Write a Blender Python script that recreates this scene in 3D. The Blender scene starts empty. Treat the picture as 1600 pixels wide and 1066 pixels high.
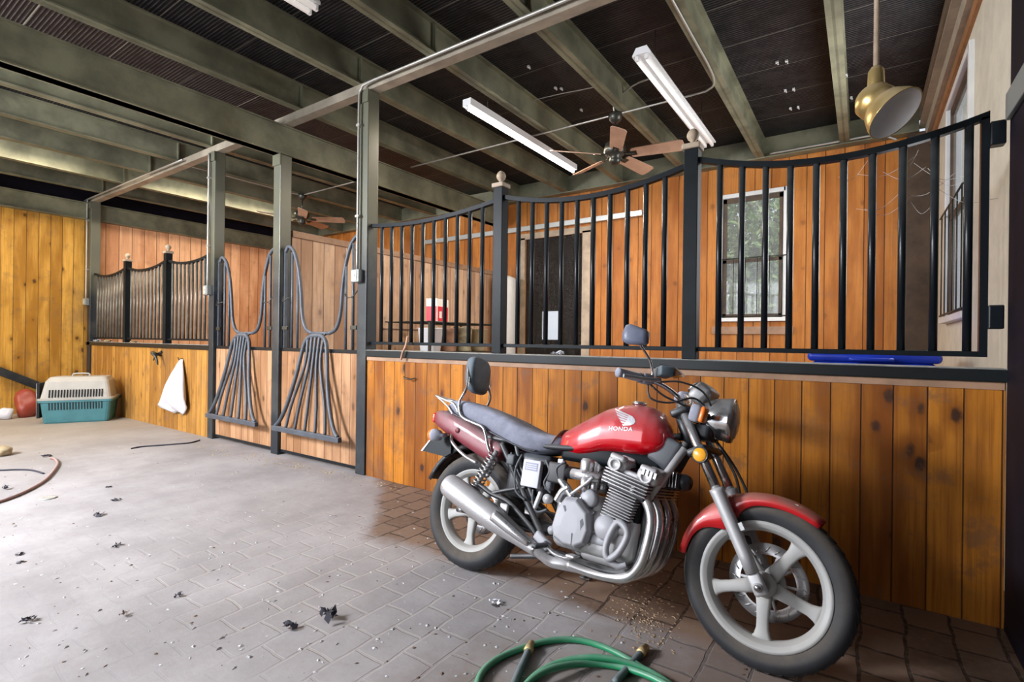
import bpy, bmesh, math, random
from mathutils import Vector, Matrix
random.seed(7)
sc = bpy.context.scene
col = sc.collection
R_ = math.radians
# ------------------------------------------------------------------ camera
YAW, ROLL, CH = R_(34.5), R_(0.7), 1.27
cam = bpy.data.cameras.new('camera'); cam.sensor_width = 36; cam.lens = 797/1600*36
cam.clip_start = .05; cam.clip_end = 200
co = bpy.data.objects.new('camera', cam); col.objects.link(co); sc.camera = co
Fv = Vector((-math.sin(YAW), math.cos(YAW), 0)); Rv = Vector((math.cos(YAW), math.sin(YAW), 0)); Uv = Vector((0, 0, 1))
Xc = Rv*math.cos(ROLL)+Uv*math.sin(ROLL); Yc = -Rv*math.sin(ROLL)+Uv*math.cos(ROLL); Zc = -Fv
co.matrix_world = Matrix(((Xc.x, Yc.x, Zc.x, 0), (Xc.y, Yc.y, Zc.y, 0), (Xc.z, Yc.z, Zc.z, CH), (0, 0, 0, 1)))
# ------------------------------------------------------------------ world, sun, lights, exposure
w = bpy.data.worlds.new('world'); sc.world = w; w.use_nodes = True
bg = w.node_tree.nodes['Background']; bg.inputs[0].default_value = (.80, .88, 1, 1); bg.inputs[1].default_value = .8
def light(kind, name, loc, rot, energy, color, **k):
    l = bpy.data.lights.new(name, kind); l.energy = energy; l.color = color
    for a, v in k.items(): setattr(l, a, v)
    o = bpy.data.objects.new(name, l); col.objects.link(o); o.location = loc; o.rotation_euler = rot
    return o
light('SUN', 'sun', (0, 0, 10), (R_(32), 0, R_(-20)), 2.2, (1, .96, .88), angle=R_(.6))
# unseen key high in the aisle, added fill behind the camera, stall window daylight
def aim(loc, tgt): return (Vector(tgt)-Vector(loc)).to_track_quat('-Z', 'Y').to_euler()
light('AREA', 'aisle_key', (-6.0, -2.0, 3.1), aim((-6.0, -2.0, 3.1), (-2.6, 3.0, .4)), 560, (.92, .94, 1.0), shape='RECTANGLE', size=1.3, size_y=1.1)
light('AREA', 'aisle_fill', (-3.8, -2.6, 2.0), aim((-3.8, -2.6, 2.0), (-2.4, 3.0, 1.0)), 120, (.90, .94, 1.0), shape='RECTANGLE', size=5.0, size_y=2.4)
light('AREA', 'end_wall_light', (-10.2, -1.2, 2.0), aim((-10.2, -1.2, 2.0), (-10.8, 3.0, 1.0)), 60, (1.0, .88, .68), shape='RECTANGLE', size=1.6, size_y=1.6)  # warm light aimed at the end wall
light('AREA', 'stall_window_daylight', (.5, 5.3, 2.4), (R_(90), 0, R_(90)), 60, (.95, .97, 1), shape='RECTANGLE', size=1.1, size_y=1.8)
sc.view_settings.view_transform = 'Standard'; sc.view_settings.look = 'None'
sc.view_settings.exposure = .3; sc.view_settings.gamma = 1; sc.view_settings.use_curve_mapping = False

# ------------------------------------------------------------------ materials
class NT:
    def __init__(s, name):
        s.m = bpy.data.materials.new(name); s.m.use_nodes = True; s.t = s.m.node_tree
        s.b = s.t.nodes['Principled BSDF']
    def n(s, typ, **k):
        x = s.t.nodes.new(typ)
        for a, v in k.items(): setattr(x, a, v)
        return x
    def l(s, a, b): s.t.links.new(a, b)
    def put(s, sock, v):
        if hasattr(v, 'is_linked') or hasattr(v, 'links'): s.l(v, sock)
        else: sock.default_value = v
    def ma(s, op, a, b=0.0, c=None):
        x = s.n('ShaderNodeMath', operation=op); s.put(x.inputs[0], a); s.put(x.inputs[1], b)
        if c is not None: s.put(x.inputs[2], c)
        return x.outputs[0]
    def mix(s, f, a, b, mode='MIX'):
        x = s.n('ShaderNodeMix', data_type='RGBA', blend_type=mode); s.put(x.inputs[0], f)
        for i, v in ((6, a), (7, b)):
            s.put(x.inputs[i], v if hasattr(v, 'links') else (*v, 1) if len(v) == 3 else v)
        return x.outputs[2]
    def pos(s): return s.n('ShaderNodeNewGeometry').outputs['Position']
    def sep(s, v):
        x = s.n('ShaderNodeSeparateXYZ'); s.l(v, x.inputs[0]); return x.outputs
    def comb(s, a, b, c):
        x = s.n('ShaderNodeCombineXYZ')
        for i, v in enumerate((a, b, c)): s.put(x.inputs[i], v)
        return x.outputs[0]
    def noise(s, vec, scale, detail=3, rough=.55):
        x = s.n('ShaderNodeTexNoise'); s.l(vec, x.inputs['Vector']); x.inputs['Scale'].default_value = scale
        x.inputs['Detail'].default_value = detail; x.inputs['Roughness'].default_value = rough; return x.outputs['Fac']
    def ramp(s, v, lo, hi):
        x = s.n('ShaderNodeMapRange', interpolation_type='SMOOTHSTEP'); s.l(v, x.inputs[0])
        x.inputs[1].default_value = lo; x.inputs[2].default_value = hi; return x.outputs[0]
    def bump(s, h, st=.3, d=.01):
        x = s.n('ShaderNodeBump'); s.l(h, x.inputs['Height']); x.inputs['Strength'].default_value = st
        x.inputs['Distance'].default_value = d; s.l(x.outputs[0], s.b.inputs['Normal'])
M = {}
def pbr(name, c, rough=.5, metal=0, var=.0, vs=6, dust=0, dcol=(.42, .41, .42), base=.06, coat=0, bump=0, spec=.5, emit=None, es=0):
    t = NT(name); b = t.b
    b.inputs['Roughness'].default_value = rough; b.inputs['Metallic'].default_value = metal
    b.inputs['Coat Weight'].default_value = coat; b.inputs['Specular IOR Level'].default_value = spec
    cur = c; p = t.n('ShaderNodeTexCoord').outputs['Object'] if (var or dust or bump) else None
    if var:
        f = t.ramp(t.noise(p, vs, 5, .6), .3, .7)
        cur = t.mix(f, tuple(x*(1-var) for x in c), tuple(min(1, x*(1+var)) for x in c))
    if dust:
        nz = t.sep(t.n('ShaderNodeNewGeometry').outputs['Normal'])[2]
        up = t.ramp(nz, -.05, .95)
        sp = t.ramp(t.noise(p, 14, 5, .65), .25, .75)
        f = t.ma('MULTIPLY', t.ma('ADD', t.ma('MULTIPLY', up, 1-base), base), t.ma('ADD', t.ma('MULTIPLY', sp, .5), .5))
        f = t.ma('MULTIPLY', f, dust)
        cur = t.mix(f, cur, dcol)
        t.put(b.inputs['Roughness'], t.ma('ADD', t.ma('MULTIPLY', f, .6), rough))
        if metal: t.put(b.inputs['Metallic'], t.ma('MULTIPLY', t.ma('SUBTRACT', 1.0, f), metal))
    if hasattr(cur, 'links'): t.l(cur, b.inputs['Base Color'])
    else: b.inputs['Base Color'].default_value = (*c, 1)
    if bump: t.bump(t.noise(p, 60, 4), bump, .004)
    if emit:
        b.inputs['Emission Color'].default_value = (*emit, 1); b.inputs['Emission Strength'].default_value = es
    M[name] = t.m; return t.m
def wood(name, ax, dark, mid, lite, bw=.132, seed=0, knots=1.0, grime=(.16, .10, .07), grimef=.25):
    t = NT(name); P = t.sep(t.pos()); u = P[ax]; v = P[2]
    uw = t.ma('DIVIDE', t.ma('ADD', u, 50.0+seed), bw); idx = t.ma('FLOOR', uw); fr = t.ma('FRACT', uw)
    wn = t.n('ShaderNodeTexWhiteNoise', noise_dimensions='1D'); t.l(idx, wn.inputs['W']); r = wn.outputs['Value']
    off = t.ma('MULTIPLY', r, 37.0)
    gv = t.comb(t.ma('MULTIPLY', uw, 1.0), t.ma('ADD', t.ma('MULTIPLY', v, .9), off), off)
    g1 = t.noise(gv, 1.3, 4, .55)
    gf = t.comb(t.ma('MULTIPLY', uw, 7.0), t.ma('ADD', t.ma('MULTIPLY', v, 1.1), off), off)
    g2 = t.noise(gf, 1.6, 4, .6)
    f = t.ma('ADD', t.ma('MULTIPLY', r, .55), t.ma('MULTIPLY', t.ramp(g1, .3, .7), .5))
    c = t.mix(t.ramp(f, .12, .9), dark, lite)
    c = t.mix(t.ma('MULTIPLY', t.ramp(g2, .45, .72), .6), c, dark)
    c = t.mix(.22, c, mid)
    kv = t.comb(t.ma('MULTIPLY', uw, .95), t.ma('ADD', t.ma('MULTIPLY', v, 4.2), off), 0.0)
    vo = t.n('ShaderNodeTexVoronoi'); t.l(kv, vo.inputs['Vector']); vo.inputs['Scale'].default_value = .95
    vo.inputs['Randomness'].default_value = 1
    d = t.ma('ADD', vo.outputs['Distance'], t.ma('MULTIPLY', t.ma('SUBTRACT', t.noise(kv, 6, 2), .5), .14))
    sel = t.ma('GREATER_THAN', t.sep(vo.outputs['Color'])[0], .40)
    k = t.ma('MULTIPLY', t.ma('SUBTRACT', 1.0, t.ramp(d, .08, .20)), sel)
    halo = t.ma('MULTIPLY', t.ma('SUBTRACT', 1.0, t.ramp(d, .12, .5)), sel)
    c = t.mix(t.ma('MULTIPLY', halo, .5*knots), c, dark)
    c = t.mix(t.ma('MULTIPLY', k, .85*knots), c, (.05, .022, .012))
    gr = t.ma('MULTIPLY', t.ma('MAXIMUM', t.ramp(t.noise(t.pos(), 1.1, 7, .72), .5, .72), t.ma('MULTIPLY', t.ramp(t.noise(t.pos(), 5.5, 5, .7), .54, .70), .8)), grimef)
    c = t.mix(gr, c, grime)
    e = t.ma('ABSOLUTE', t.ma('SUBTRACT', fr, .5)); gro = t.ramp(e, .466, .492)
    c = t.mix(t.ma('MULTIPLY', gro, .82), c, (.035, .014, .006))
    t.l(c, t.b.inputs['Base Color']); t.b.inputs['Roughness'].default_value = .55; t.b.inputs['Specular IOR Level'].default_value = .22
    t.bump(t.ma('SUBTRACT', t.ma('MULTIPLY', g2, .06), gro), .6, .008)
    M[name] = t.m
wood('pine_front', 0, (.17, .045, .006), (.40, .135, .014), (.56, .21, .022), seed=.03, knots=1.15, grime=(.17, .085, .045), grimef=.75)
wood('pine_gold', 1, (.30, .13, .015), (.56, .29, .045), (.72, .40, .08), bw=.15, knots=1.0, grimef=.45)
wood('pine_goldx', 0, (.26, .11, .02), (.46, .22, .045), (.58, .30, .07), seed=.05, knots=.6, grimef=.5)
wood('pine_back', 0, (.30, .09, .014), (.50, .175, .035), (.58, .23, .05), bw=.2, knots=.45)
wood('pine_end', 1, (.50, .22, .10), (.80, .42, .22), (.88, .52, .30), bw=.2, knots=.2)
wood('pine_divider', 1, (.36, .20, .12), (.62, .40, .26), (.74, .52, .36), bw=.15, knots=.5, grime=(.25, .2, .2), grimef=.5)
wood('pine_door', 0, (.24, .11, .045), (.42, .22, .11), (.54, .31, .17), knots=.8, grimef=.5)
pbr('steel', (.20, .198, .13), .55, .25, var=.35, vs=2.5, bump=.15)
pbr('steel_light', (.31, .27, .21), .55, .2, var=.25, vs=3)
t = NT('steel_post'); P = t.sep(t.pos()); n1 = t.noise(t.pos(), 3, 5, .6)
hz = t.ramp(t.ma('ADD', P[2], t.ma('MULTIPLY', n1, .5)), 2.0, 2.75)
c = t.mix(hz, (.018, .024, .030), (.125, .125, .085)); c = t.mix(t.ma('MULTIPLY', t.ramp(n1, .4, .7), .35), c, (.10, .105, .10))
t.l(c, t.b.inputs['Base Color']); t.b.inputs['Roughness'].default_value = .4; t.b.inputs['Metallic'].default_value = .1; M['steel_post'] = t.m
pbr('yoke_steel', (.045, .055, .07), .4, .2, var=.3, dust=.5, dcol=(.30, .31, .34), base=.3)
pbr('lit_grille', (.13, .125, .11), .35, .3, var=.3)  # far bars: lighter grey paints in the light they reflect
pbr('rail_tan', (.42, .37, .28), .6, var=.15)
pbr('black_paint', (.006, .009, .012), .3, 0, dust=.25, dcol=(.26, .28, .28), base=.0, spec=.32)
pbr('post_paint', (.006, .009, .011), .45, 0, var=.3, spec=.15)
pbr('ledge_paint', (.008, .011, .012), .35, 0, dust=1.0, dcol=(.60, .59, .55), base=.0, spec=.3)
pbr('cap_wood', (.34, .20, .12), .6, var=.2)
pbr('tan_paint', (.40, .31, .22), .6, var=.2)
pbr('beige_wall', (.66, .62, .50), .7, var=.08)
pbr('white_paint', (.74, .74, .72), .5, var=.05)
pbr('trim_orange', (.36, .17, .07), .6, var=.2)
pbr('dark_wood', (.075, .045, .025), .6, var=.3)
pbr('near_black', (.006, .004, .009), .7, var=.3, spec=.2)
pbr('conduit', (.42, .41, .37), .4, .5)
pbr('box_metal', (.28, .30, .29), .45, .4)
pbr('galv', (.60, .62, .60), .35, .5)
pbr('fixture', (.80, .80, .80), .35)
pbr('tube_lit', (1, 1, 1), .4, emit=(1, .96, .88), es=14)
pbr('tube_off_glow', (.90, .90, .88), .3, emit=(1, .95, .9), es=.25)  # unlit tubes, with a faint glow added
pbr('brass', (.60, .43, .16), .3, .8, dust=.8, dcol=(.45, .36, .24))
pbr('shade_white', (.9, .9, .88), .4)
pbr('blade', (.50, .30, .20), .5, var=.12)
pbr('fan_dark', (.06, .06, .05), .35, .6)
pbr('teal', (.06, .21, .24), .5, var=.12)
pbr('crate_grey', (.44, .42, .38), .55, var=.06)
pbr('dark_gap', (.01, .01, .012), .8)
pbr('white_bag', (.66, .67, .72), .45)
pbr('red_bag', (.30, .05, .03), .4)
pbr('red_print', (.62, .03, .05), .5)
pbr('blue_plastic', (.012, .05, .55), .35)
pbr('straw', (.42, .34, .2), .8)
pbr('litter', (.50, .49, .50), .8)
pbr('hay', (.38, .27, .17), .8)
pbr('dark_clump', (.035, .032, .045), .8)
pbr('brown_leaf', (.13, .075, .04), .7)
pbr('hose_green', (.012, .27, .11), .3, dust=.35)
pbr('hose_teal', (.03, .09, .095), .4, dust=.4)
pbr('hose_red', (.30, .15, .12), .5, dust=.5)
pbr('cardboard', (.42, .33, .20), .7, var=.3)
pbr('jar', (.45, .42, .28), .4, var=.5, vs=10)
pbr('pot', (.5, .28, .18), .6, var=.4)
pbr('cobweb', (.75, .75, .72), .8)
# motorcycle
pbr('rubber', (.014, .016, .020), .65, dust=.8, dcol=(.20, .165, .13), var=.3, base=.03)
pbr('wheel_alloy', (.40, .40, .39), .5, .2, dust=.7, dcol=(.38, .35, .31), base=.2)
pbr('chrome', (.62, .63, .64), .13, 1, dust=.45, dcol=(.34, .32, .32))
pbr('chrome_pipe', (.66, .66, .66), .18, .95, dust=.75, dcol=(.40, .36, .34), base=.12)
pbr('chrome_dusty', (.66, .66, .67), .2, .9, dust=.8, dcol=(.42, .40, .40), base=.12)
pbr('alloy', (.50, .50, .50), .4, .5, dust=.7, dcol=(.42, .41, .42), base=.15)
pbr('alloy_cover', (.36, .36, .38), .45, .3, dust=.7, dcol=(.38, .38, .41), base=.15)
pbr('engine_dark', (.028, .028, .032), .5, .3, dust=.35, dcol=(.3, .28, .28))
pbr('frame_black', (.03, .032, .035), .35, .2, dust=.45, dcol=(.33, .32, .32))
pbr('plastic_black', (.014, .015, .017), .35, dust=.35, dcol=(.26, .29, .33))
pbr('duct_grey', (.07, .075, .085), .5, dust=.5, dcol=(.26, .28, .30))
pbr('tank_red', (.58, .003, .010), .16, .1, dust=.55, dcol=(.42, .30, .30), coat=1, base=.0)
pbr('fender_red', (.55, .008, .014), .22, .1, dust=.8, dcol=(.32, .21, .16), coat=.6, base=.03)
pbr('tail_red', (.18, .006, .02), .35, .1, dust=.9, dcol=(.30, .22, .22), coat=.1, base=.15)
pbr('seat_vinyl', (.06, .07, .10), .55, dust=1.0, dcol=(.42, .43, .53), bump=.1, base=.5)
pbr('pad_vinyl', (.012, .035, .045), .4, dust=.8, dcol=(.30, .35, .40), bump=.25, base=.45)
pbr('lens_red', (.65, .06, .02), .25)
pbr('lens_orange', (.85, .20, .02), .25)
pbr('reflector', (.95, .42, .03), .25)
pbr('badge', (.72, .72, .76), .35, .3)
pbr('label_white', (.62, .63, .70), .5)
pbr('label_print', (.30, .31, .42), .6)
pbr('mirror_back', (.10, .12, .18), .3, dust=.8, dcol=(.28, .30, .38), base=.3)
pbr('grip', (.16, .17, .21), .7, dust=1.0, dcol=(.46, .47, .55), base=.6)
pbr('lamp_glass', (.55, .58, .58), .08, .3)
# glass
t = NT('glass'); t.t.nodes.remove(t.b); out = t.t.nodes['Material Output']
tr = t.n('ShaderNodeBsdfTransparent'); gl = t.n('ShaderNodeBsdfGlossy'); df = t.n('ShaderNodeBsdfDiffuse'); df.inputs[0].default_value = (.8, .82, .8, 1)
m1 = t.n('ShaderNodeMixShader'); m1.inputs[0].default_value = .07; gl.inputs['Roughness'].default_value = .05
m2 = t.n('ShaderNodeMixShader'); m2.inputs[0].default_value = .10
t.l(tr.outputs[0], m1.inputs[1]); t.l(gl.outputs[0], m1.inputs[2]); t.l(m1.outputs[0], m2.inputs[1]); t.l(df.outputs[0], m2.inputs[2]); t.l(m2.outputs[0], out.inputs[0]); M['glass'] = t.m
# crumpled black plastic sheet
t = NT('plastic_sheet'); t.b.inputs['Base Color'].default_value = (.014, .012, .010, 1); t.b.inputs['Roughness'].default_value = .22
p = t.pos(); t.bump(t.noise(p, 5, 6, .7), 1.0, .12); M['plastic_sheet'] = t.m
# leaves
t = NT('leaves'); oi = t.noise(t.pos(), 9, 2); c = t.mix(t.ramp(oi, .35, .65), (.07, .16, .03), (.30, .42, .16)); t.l(c, t.b.inputs['Base Color'])
t.b.inputs['Roughness'].default_value = .6; M['leaves'] = t.m
t = NT('grass'); c = t.mix(t.noise(t.pos(), 3, 4), (.15, .22, .07), (.35, .4, .2)); t.l(c, t.b.inputs['Base Color']); M['grass'] = t.m
# ceiling: corrugated black perforated deck
t = NT('ceiling_deck'); P = t.sep(t.pos())
yy = t.ma('FRACT', t.ma('MULTIPLY', P[1], 1/.030)); tri = t.ma('ABSOLUTE', t.ma('SUBTRACT', yy, .5))
st = t.ramp(tri, .28, .42)
brk = t.ramp(t.noise(t.pos(), 7, 5, .7), .35, .62)
c = t.mix(t.ma('MULTIPLY', st, t.ma('ADD', t.ma('MULTIPLY', brk, .8), .2)), (.003, .0025, .005), (.062, .056, .054))
y2 = t.ma('FRACT', t.ma('MULTIPLY', P[1], 1/.61)); seam = t.ramp(t.ma('ABSOLUTE', t.ma('SUBTRACT', y2, .5)), .488, .497)
c = t.mix(t.ma('MULTIPLY', seam, .7), c, (.17, .155, .13))
t.l(c, t.b.inputs['Base Color']); t.b.inputs['Roughness'].default_value = .5; t.b.inputs['Specular IOR Level'].default_value = .25
t.bump(tri, .7, .012); M['ceiling_deck'] = t.m
# floor: brick pavers under dust
t = NT('floor_pavers'); P = t.sep(t.pos())
br = t.n('ShaderNodeTexBrick'); wob = t.ma('MULTIPLY', t.ma('SUBTRACT', t.noise(t.pos(), 3.0, 3), .5), .06)
t.l(t.comb(t.ma('ADD', P[1], wob), t.ma('ADD', P[0], wob), 0.0), br.inputs['Vector'])
for k_, v_ in (('Scale', 1), ('Mortar Size', .008), ('Mortar Smooth', .35), ('Bias', 0), ('Brick Width', .21), ('Row Height', .17)): br.inputs[k_].default_value = v_
br.inputs['Color1'].default_value = (.23, .148, .102, 1); br.inputs['Color2'].default_value = (.145, .09, .06, 1); br.inputs['Mortar'].default_value = (.045, .028, .018, 1)
brick = br.outputs['Color']; mort = br.outputs['Fac']
big = t.noise(t.pos(), 1.6, 6, .65); sm = t.noise(t.pos(), 24, 5, .7)
brick = t.mix(t.ma('MULTIPLY', t.ramp(sm, .4, .7), .45), brick, (.25, .18, .14))
# thinner dust by the partition, plus painted bike shadow; swept near the hose
e1 = t.ma('SUBTRACT', t.ma('ADD', 2.60, t.ma('MULTIPLY', big, -.55)), P[1])
e1 = t.ma('ADD', e1, t.ma('MULTIPLY', t.ma('MAXIMUM', t.ma('SUBTRACT', -2.6, P[0]), 0.0), .9))
d1 = t.ramp(e1, .0, .16)
e2 = t.ma('ADD', t.ma('ADD', t.ma('MULTIPLY', P[0], -1.0), t.ma('MULTIPLY', P[1], .62)), t.ma('MULTIPLY', t.ma('SUBTRACT', big, .5), 1.5))
d2 = t.ma('ADD', t.ma('MULTIPLY', t.ramp(e2, 1.65, 2.55), .75), .25)
dust = t.ma('MULTIPLY', d1, d2)  # mixes real dust cover with the shadow shape behind the bike
dust = t.ma('MULTIPLY', dust, t.ma('SUBTRACT', 1.0, t.ma('MULTIPLY', t.ramp(sm, .5, .8), .25)))
left = t.ma('MAXIMUM', t.ramp(t.ma('MULTIPLY', P[0], -1.0), 2.4, 4.0), t.ramp(t.ma('MULTIPLY', P[1], -1.0), -1.35, -.95))
mm = t.ma('MULTIPLY', mort, t.ma('SUBTRACT', 1.0, left))
dc = t.mix(t.ramp(big, .3, .7), (.275, .26, .262), (.40, .38, .385))
dc = t.mix(t.ma('MULTIPLY', t.ramp(t.noise(t.pos(), 3.5, 6, .7), .5, .7), .35), dc, (.29, .265, .26))
dc = t.mix(t.ma('MULTIPLY', mm, .35), dc, (.46, .41, .37))
yl = t.ramp(t.ma('MULTIPLY', P[0], -1.0), 5.5, 9.5)
dc = t.mix(t.ma('MULTIPLY', yl, .6), dc, (.40, .34, .26))
fc = t.mix(t.ma('MULTIPLY', dust, .94), brick, dc)
spk = t.ramp(t.noise(t.pos(), 60, 3, .8), .70, .76)
fc = t.mix(t.ma('MULTIPLY', spk, .5), fc, (.6, .59, .6))
t.l(fc, t.b.inputs['Base Color']); t.b.inputs['Roughness'].default_value = .8
hh = t.ma('SUBTRACT', t.ma('MULTIPLY', sm, .4), t.ma('MULTIPLY', mort, t.ma('SUBTRACT', 1.0, t.ma('MULTIPLY', left, .9))))
t.bump(hh, .45, .006); M['floor_pavers'] = t.m

# ------------------------------------------------------------------ mesh building
class MB:
    def __init__(s, X=None): s.v = []; s.f = []; s.sm = []; s.X = X
    def add(s, vs, fs, smooth=True):
        o = len(s.v)
        for p in vs:
            p = Vector(p); s.v.append(s.X @ p if s.X else p)
        for f in fs: s.f.append(tuple(i+o for i in f)); s.sm.append(smooth)
        return s
    def box(s, c, d, rot=None):
        c = Vector(c); vs = []
        for i in (-1, 1):
            for j in (-1, 1):
                for k in (-1, 1):
                    p = Vector((i*d[0]/2, j*d[1]/2, k*d[2]/2))
                    if rot: p = rot @ p
                    vs.append(c+p)
        return s.add(vs, [(0, 1, 3, 2), (4, 6, 7, 5), (0, 4, 5, 1), (2, 3, 7, 6), (0, 2, 6, 4), (1, 5, 7, 3)], False)
    def bb(s, x0, x1, y0, y1, z0, z1): return s.box(((x0+x1)/2, (y0+y1)/2, (z0+z1)/2), (abs(x1-x0), abs(y1-y0), abs(z1-z0)))
    def rbox(s, c, d, r=.01, rot=None, n=3, smooth=True):
        # rounded box through a super-ellipsoid style corner sweep
        c = Vector(c); hx, hy, hz = [max(q/2-r, .0001) for q in d]; vs = []; fs = []
        N = 4*(n+1); lev = []
        for a in range(n+1): lev.append((-hz, -math.pi/2+a*math.pi/2/n))
        for a in range(n+1): lev.append((hz, a*math.pi/2/n))
        for (z0, ph) in lev:
            for q in range(4):
                sx = 1 if q in (0, 3) else -1; sy = 1 if q in (0, 1) else -1
                for a in range(n+1):
                    th = q*math.pi/2+a*math.pi/2/n
                    p = Vector((sx*hx+r*math.cos(ph)*math.cos(th), sy*hy+r*math.cos(ph)*math.sin(th), z0+r*math.sin(ph)))
                    vs.append(c+(rot @ p if rot else p))
        for i in range(len(lev)-1):
            for j in range(N): fs.append((i*N+j, i*N+(j+1) % N, (i+1)*N+(j+1) % N, (i+1)*N+j))
        fs.append(tuple(range(N-1, -1, -1))); fs.append(tuple((len(lev)-1)*N+j for j in range(N)))
        return s.add(vs, fs, smooth)
    def tube(s, pts, r, n=10, smooth_path=True, closed=False, sub=6, flat=None):
        P = [Vector(p) for p in pts]
        rs = list(r) if isinstance(r, (list, tuple)) else [r]*len(P)
        if smooth_path and len(P) > 2:
            Q = []; q = []; m = len(P); rng = m if closed else m-1
            for i in range(rng):
                if closed: a, b, c, d = P[(i-1) % m], P[i], P[(i+1) % m], P[(i+2) % m]
                else: a, b, c, d = P[max(i-1, 0)], P[i], P[i+1], P[min(i+2, m-1)]
                for k in range(sub):
                    u = k/sub
                    Q.append(.5*((2*b)+(c-a)*u+(2*a-5*b+4*c-d)*u*u+(3*b-a-3*c+d)*u**3)); q.append(rs[i]*(1-u)+rs[(i+1) % m]*u)
            if not closed: Q.append(P[-1]); q.append(rs[-1])
            P, rs = Q, q
        m = len(P); vs = []; fs = []; up = None
        for i in range(m):
            if closed: tg = (P[(i+1) % m]-P[i-1]).normalized()
            else: tg = (P[min(i+1, m-1)]-P[max(i-1, 0)]).normalized()
            if up is None:
                up = Vector((0, 0, 1)) if abs(tg.z) < .9 else Vector((0, 1, 0))
            sd = tg.cross(up).normalized(); up = sd.cross(tg).normalized()
            for j in range(n):
                a = 2*math.pi*j/n
                if flat: vs.append(P[i]+sd*math.cos(a)*rs[i]*flat[0]+up*math.sin(a)*rs[i]*flat[1])
                else: vs.append(P[i]+(sd*math.cos(a)+up*math.sin(a))*rs[i])
        for i in range(m if closed else m-1):
            for j in range(n): fs.append((i*n+j, i*n+(j+1) % n, ((i+1) % m)*n+(j+1) % n, ((i+1) % m)*n+j))
        if not closed: fs.append(tuple(range(n-1, -1, -1))); fs.append(tuple((m-1)*n+j for j in range(n)))
        return s.add(vs, fs)
    def lathe(s, prof, c, axis, n=32, cap=True, smooth=True):
        c = Vector(c); A = Vector(axis).normalized(); t_ = Vector((0, 0, 1)) if abs(A.z) < .9 else Vector((1, 0, 0))
        B = A.cross(t_).normalized(); D = A.cross(B); vs = []; fs = []
        for (r, h) in prof:
            for j in range(n):
                a = 2*math.pi*j/n; vs.append(c+A*h+(B*math.cos(a)+D*math.sin(a))*r)
        m = len(prof)
        for i in range(m-1):
            for j in range(n): fs.append((i*n+j, i*n+(j+1) % n, (i+1)*n+(j+1) % n, (i+1)*n+j))
        if cap: fs.append(tuple(range(n-1, -1, -1))); fs.append(tuple((m-1)*n+j for j in range(n)))
        return s.add(vs, fs, smooth)
    def loft(s, rings, cap=True, smooth=True):
        n = len(rings[0]); vs = [p for r in rings for p in r]; fs = []
        for i in range(len(rings)-1):
            for j in range(n): fs.append((i*n+j, i*n+(j+1) % n, (i+1)*n+(j+1) % n, (i+1)*n+j))
        if cap: fs.append(tuple(range(n-1, -1, -1))); fs.append(tuple((len(rings)-1)*n+j for j in range(n)))
        return s.add(vs, fs, smooth)
    def prism(s, poly, d, smooth=False):
        # poly: list of 3D points, d: extrusion vector
        P = [Vector(p) for p in poly]; d = Vector(d); n = len(P)
        return s.add(P+[p+d for p in P], [tuple(range(n-1, -1, -1)), tuple(range(n, 2*n))]+[(i, (i+1) % n, (i+1) % n+n, i+n) for i in range(n)], smooth)
    def build(s, name, mat, parent=None, bevel=0, sub=0, solid=0):
        me = bpy.data.meshes.new(name); me.from_pydata([tuple(v) for v in s.v], [], s.f); me.update()
        bm = bmesh.new(); bm.from_mesh(me); bmesh.ops.recalc_face_normals(bm, faces=bm.faces); bm.to_mesh(me); bm.free()
        me.polygons.foreach_set('use_smooth', s.sm[:len(me.polygons)] if len(s.sm) == len(me.polygons) else [True]*len(me.polygons))
        me.materials.append(M[mat]); o = bpy.data.objects.new(name, me); col.objects.link(o)
        if parent is not None: o.parent = parent
        if solid: m = o.modifiers.new('solid', 'SOLIDIFY'); m.thickness = solid; m.offset = 0
        if bevel: m = o.modifiers.new('bevel', 'BEVEL'); m.width = bevel; m.segments = 2; m.limit_method = 'ANGLE'; m.angle_limit = R_(40)
        if sub: m = o.modifiers.new('sub', 'SUBSURF'); m.levels = sub; m.render_levels = sub
        return o
def tag(o, label, cat, group=None, kind=None):
    if label: o['label'] = label
    if cat: o['category'] = cat
    if group: o['group'] = group
    if kind: o['kind'] = kind
    return o
def thing(name, loc, label, cat, group=None, rz=0):
    o = bpy.data.objects.new(name, None); col.objects.link(o); o.location = loc; o.rotation_euler = (0, 0, rz); o.empty_display_size = .1
    return tag(o, label, cat, group)
def struct(name, mb, mat, **k):
    o = mb.build(name, mat, **k); o['kind'] = 'structure'; return o
def copytree(o, parent=None):
    c = o.copy(); col.objects.link(c); c.parent = parent
    for ch in list(o.children): copytree(ch, c)
    return c

# ------------------------------------------------------------------ the room
YP = 3.2     # plane of the stall fronts
struct('floor', MB().bb(-11.6, .9, -3, 7.6, -.1, 0), 'floor_pavers')
struct('ceiling', MB().bb(-11.6, .9, -3, 7.6, 3.95, 4.02), 'ceiling_deck')
struct('wall_end', MB().bb(-11.5, -11.2, -3, YP+.0, 0, 3.3), 'pine_gold')
struct('wall_end', MB().bb(-11.5, -11.2, YP, 7.6, 0, 3.3), 'pine_end')
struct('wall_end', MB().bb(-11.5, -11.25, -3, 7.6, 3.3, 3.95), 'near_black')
mb = MB()  # back wall with holes for door and window
YB = 7.4
mb.bb(-11.2, -4.82, YB, YB+.12, 0, 3.68); mb.bb(-4.82, -3.72, YB, YB+.12, 3.02, 3.68); mb.bb(-3.72, -1.62, YB, YB+.12, 0, 3.68)
mb.bb(-1.62, -.83, YB, YB+.12, 0, 1.60); mb.bb(-1.62, -.83, YB, YB+.12, 3.27, 3.68); mb.bb(-.83, .7, YB, YB+.12, 0, 3.68)
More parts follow.
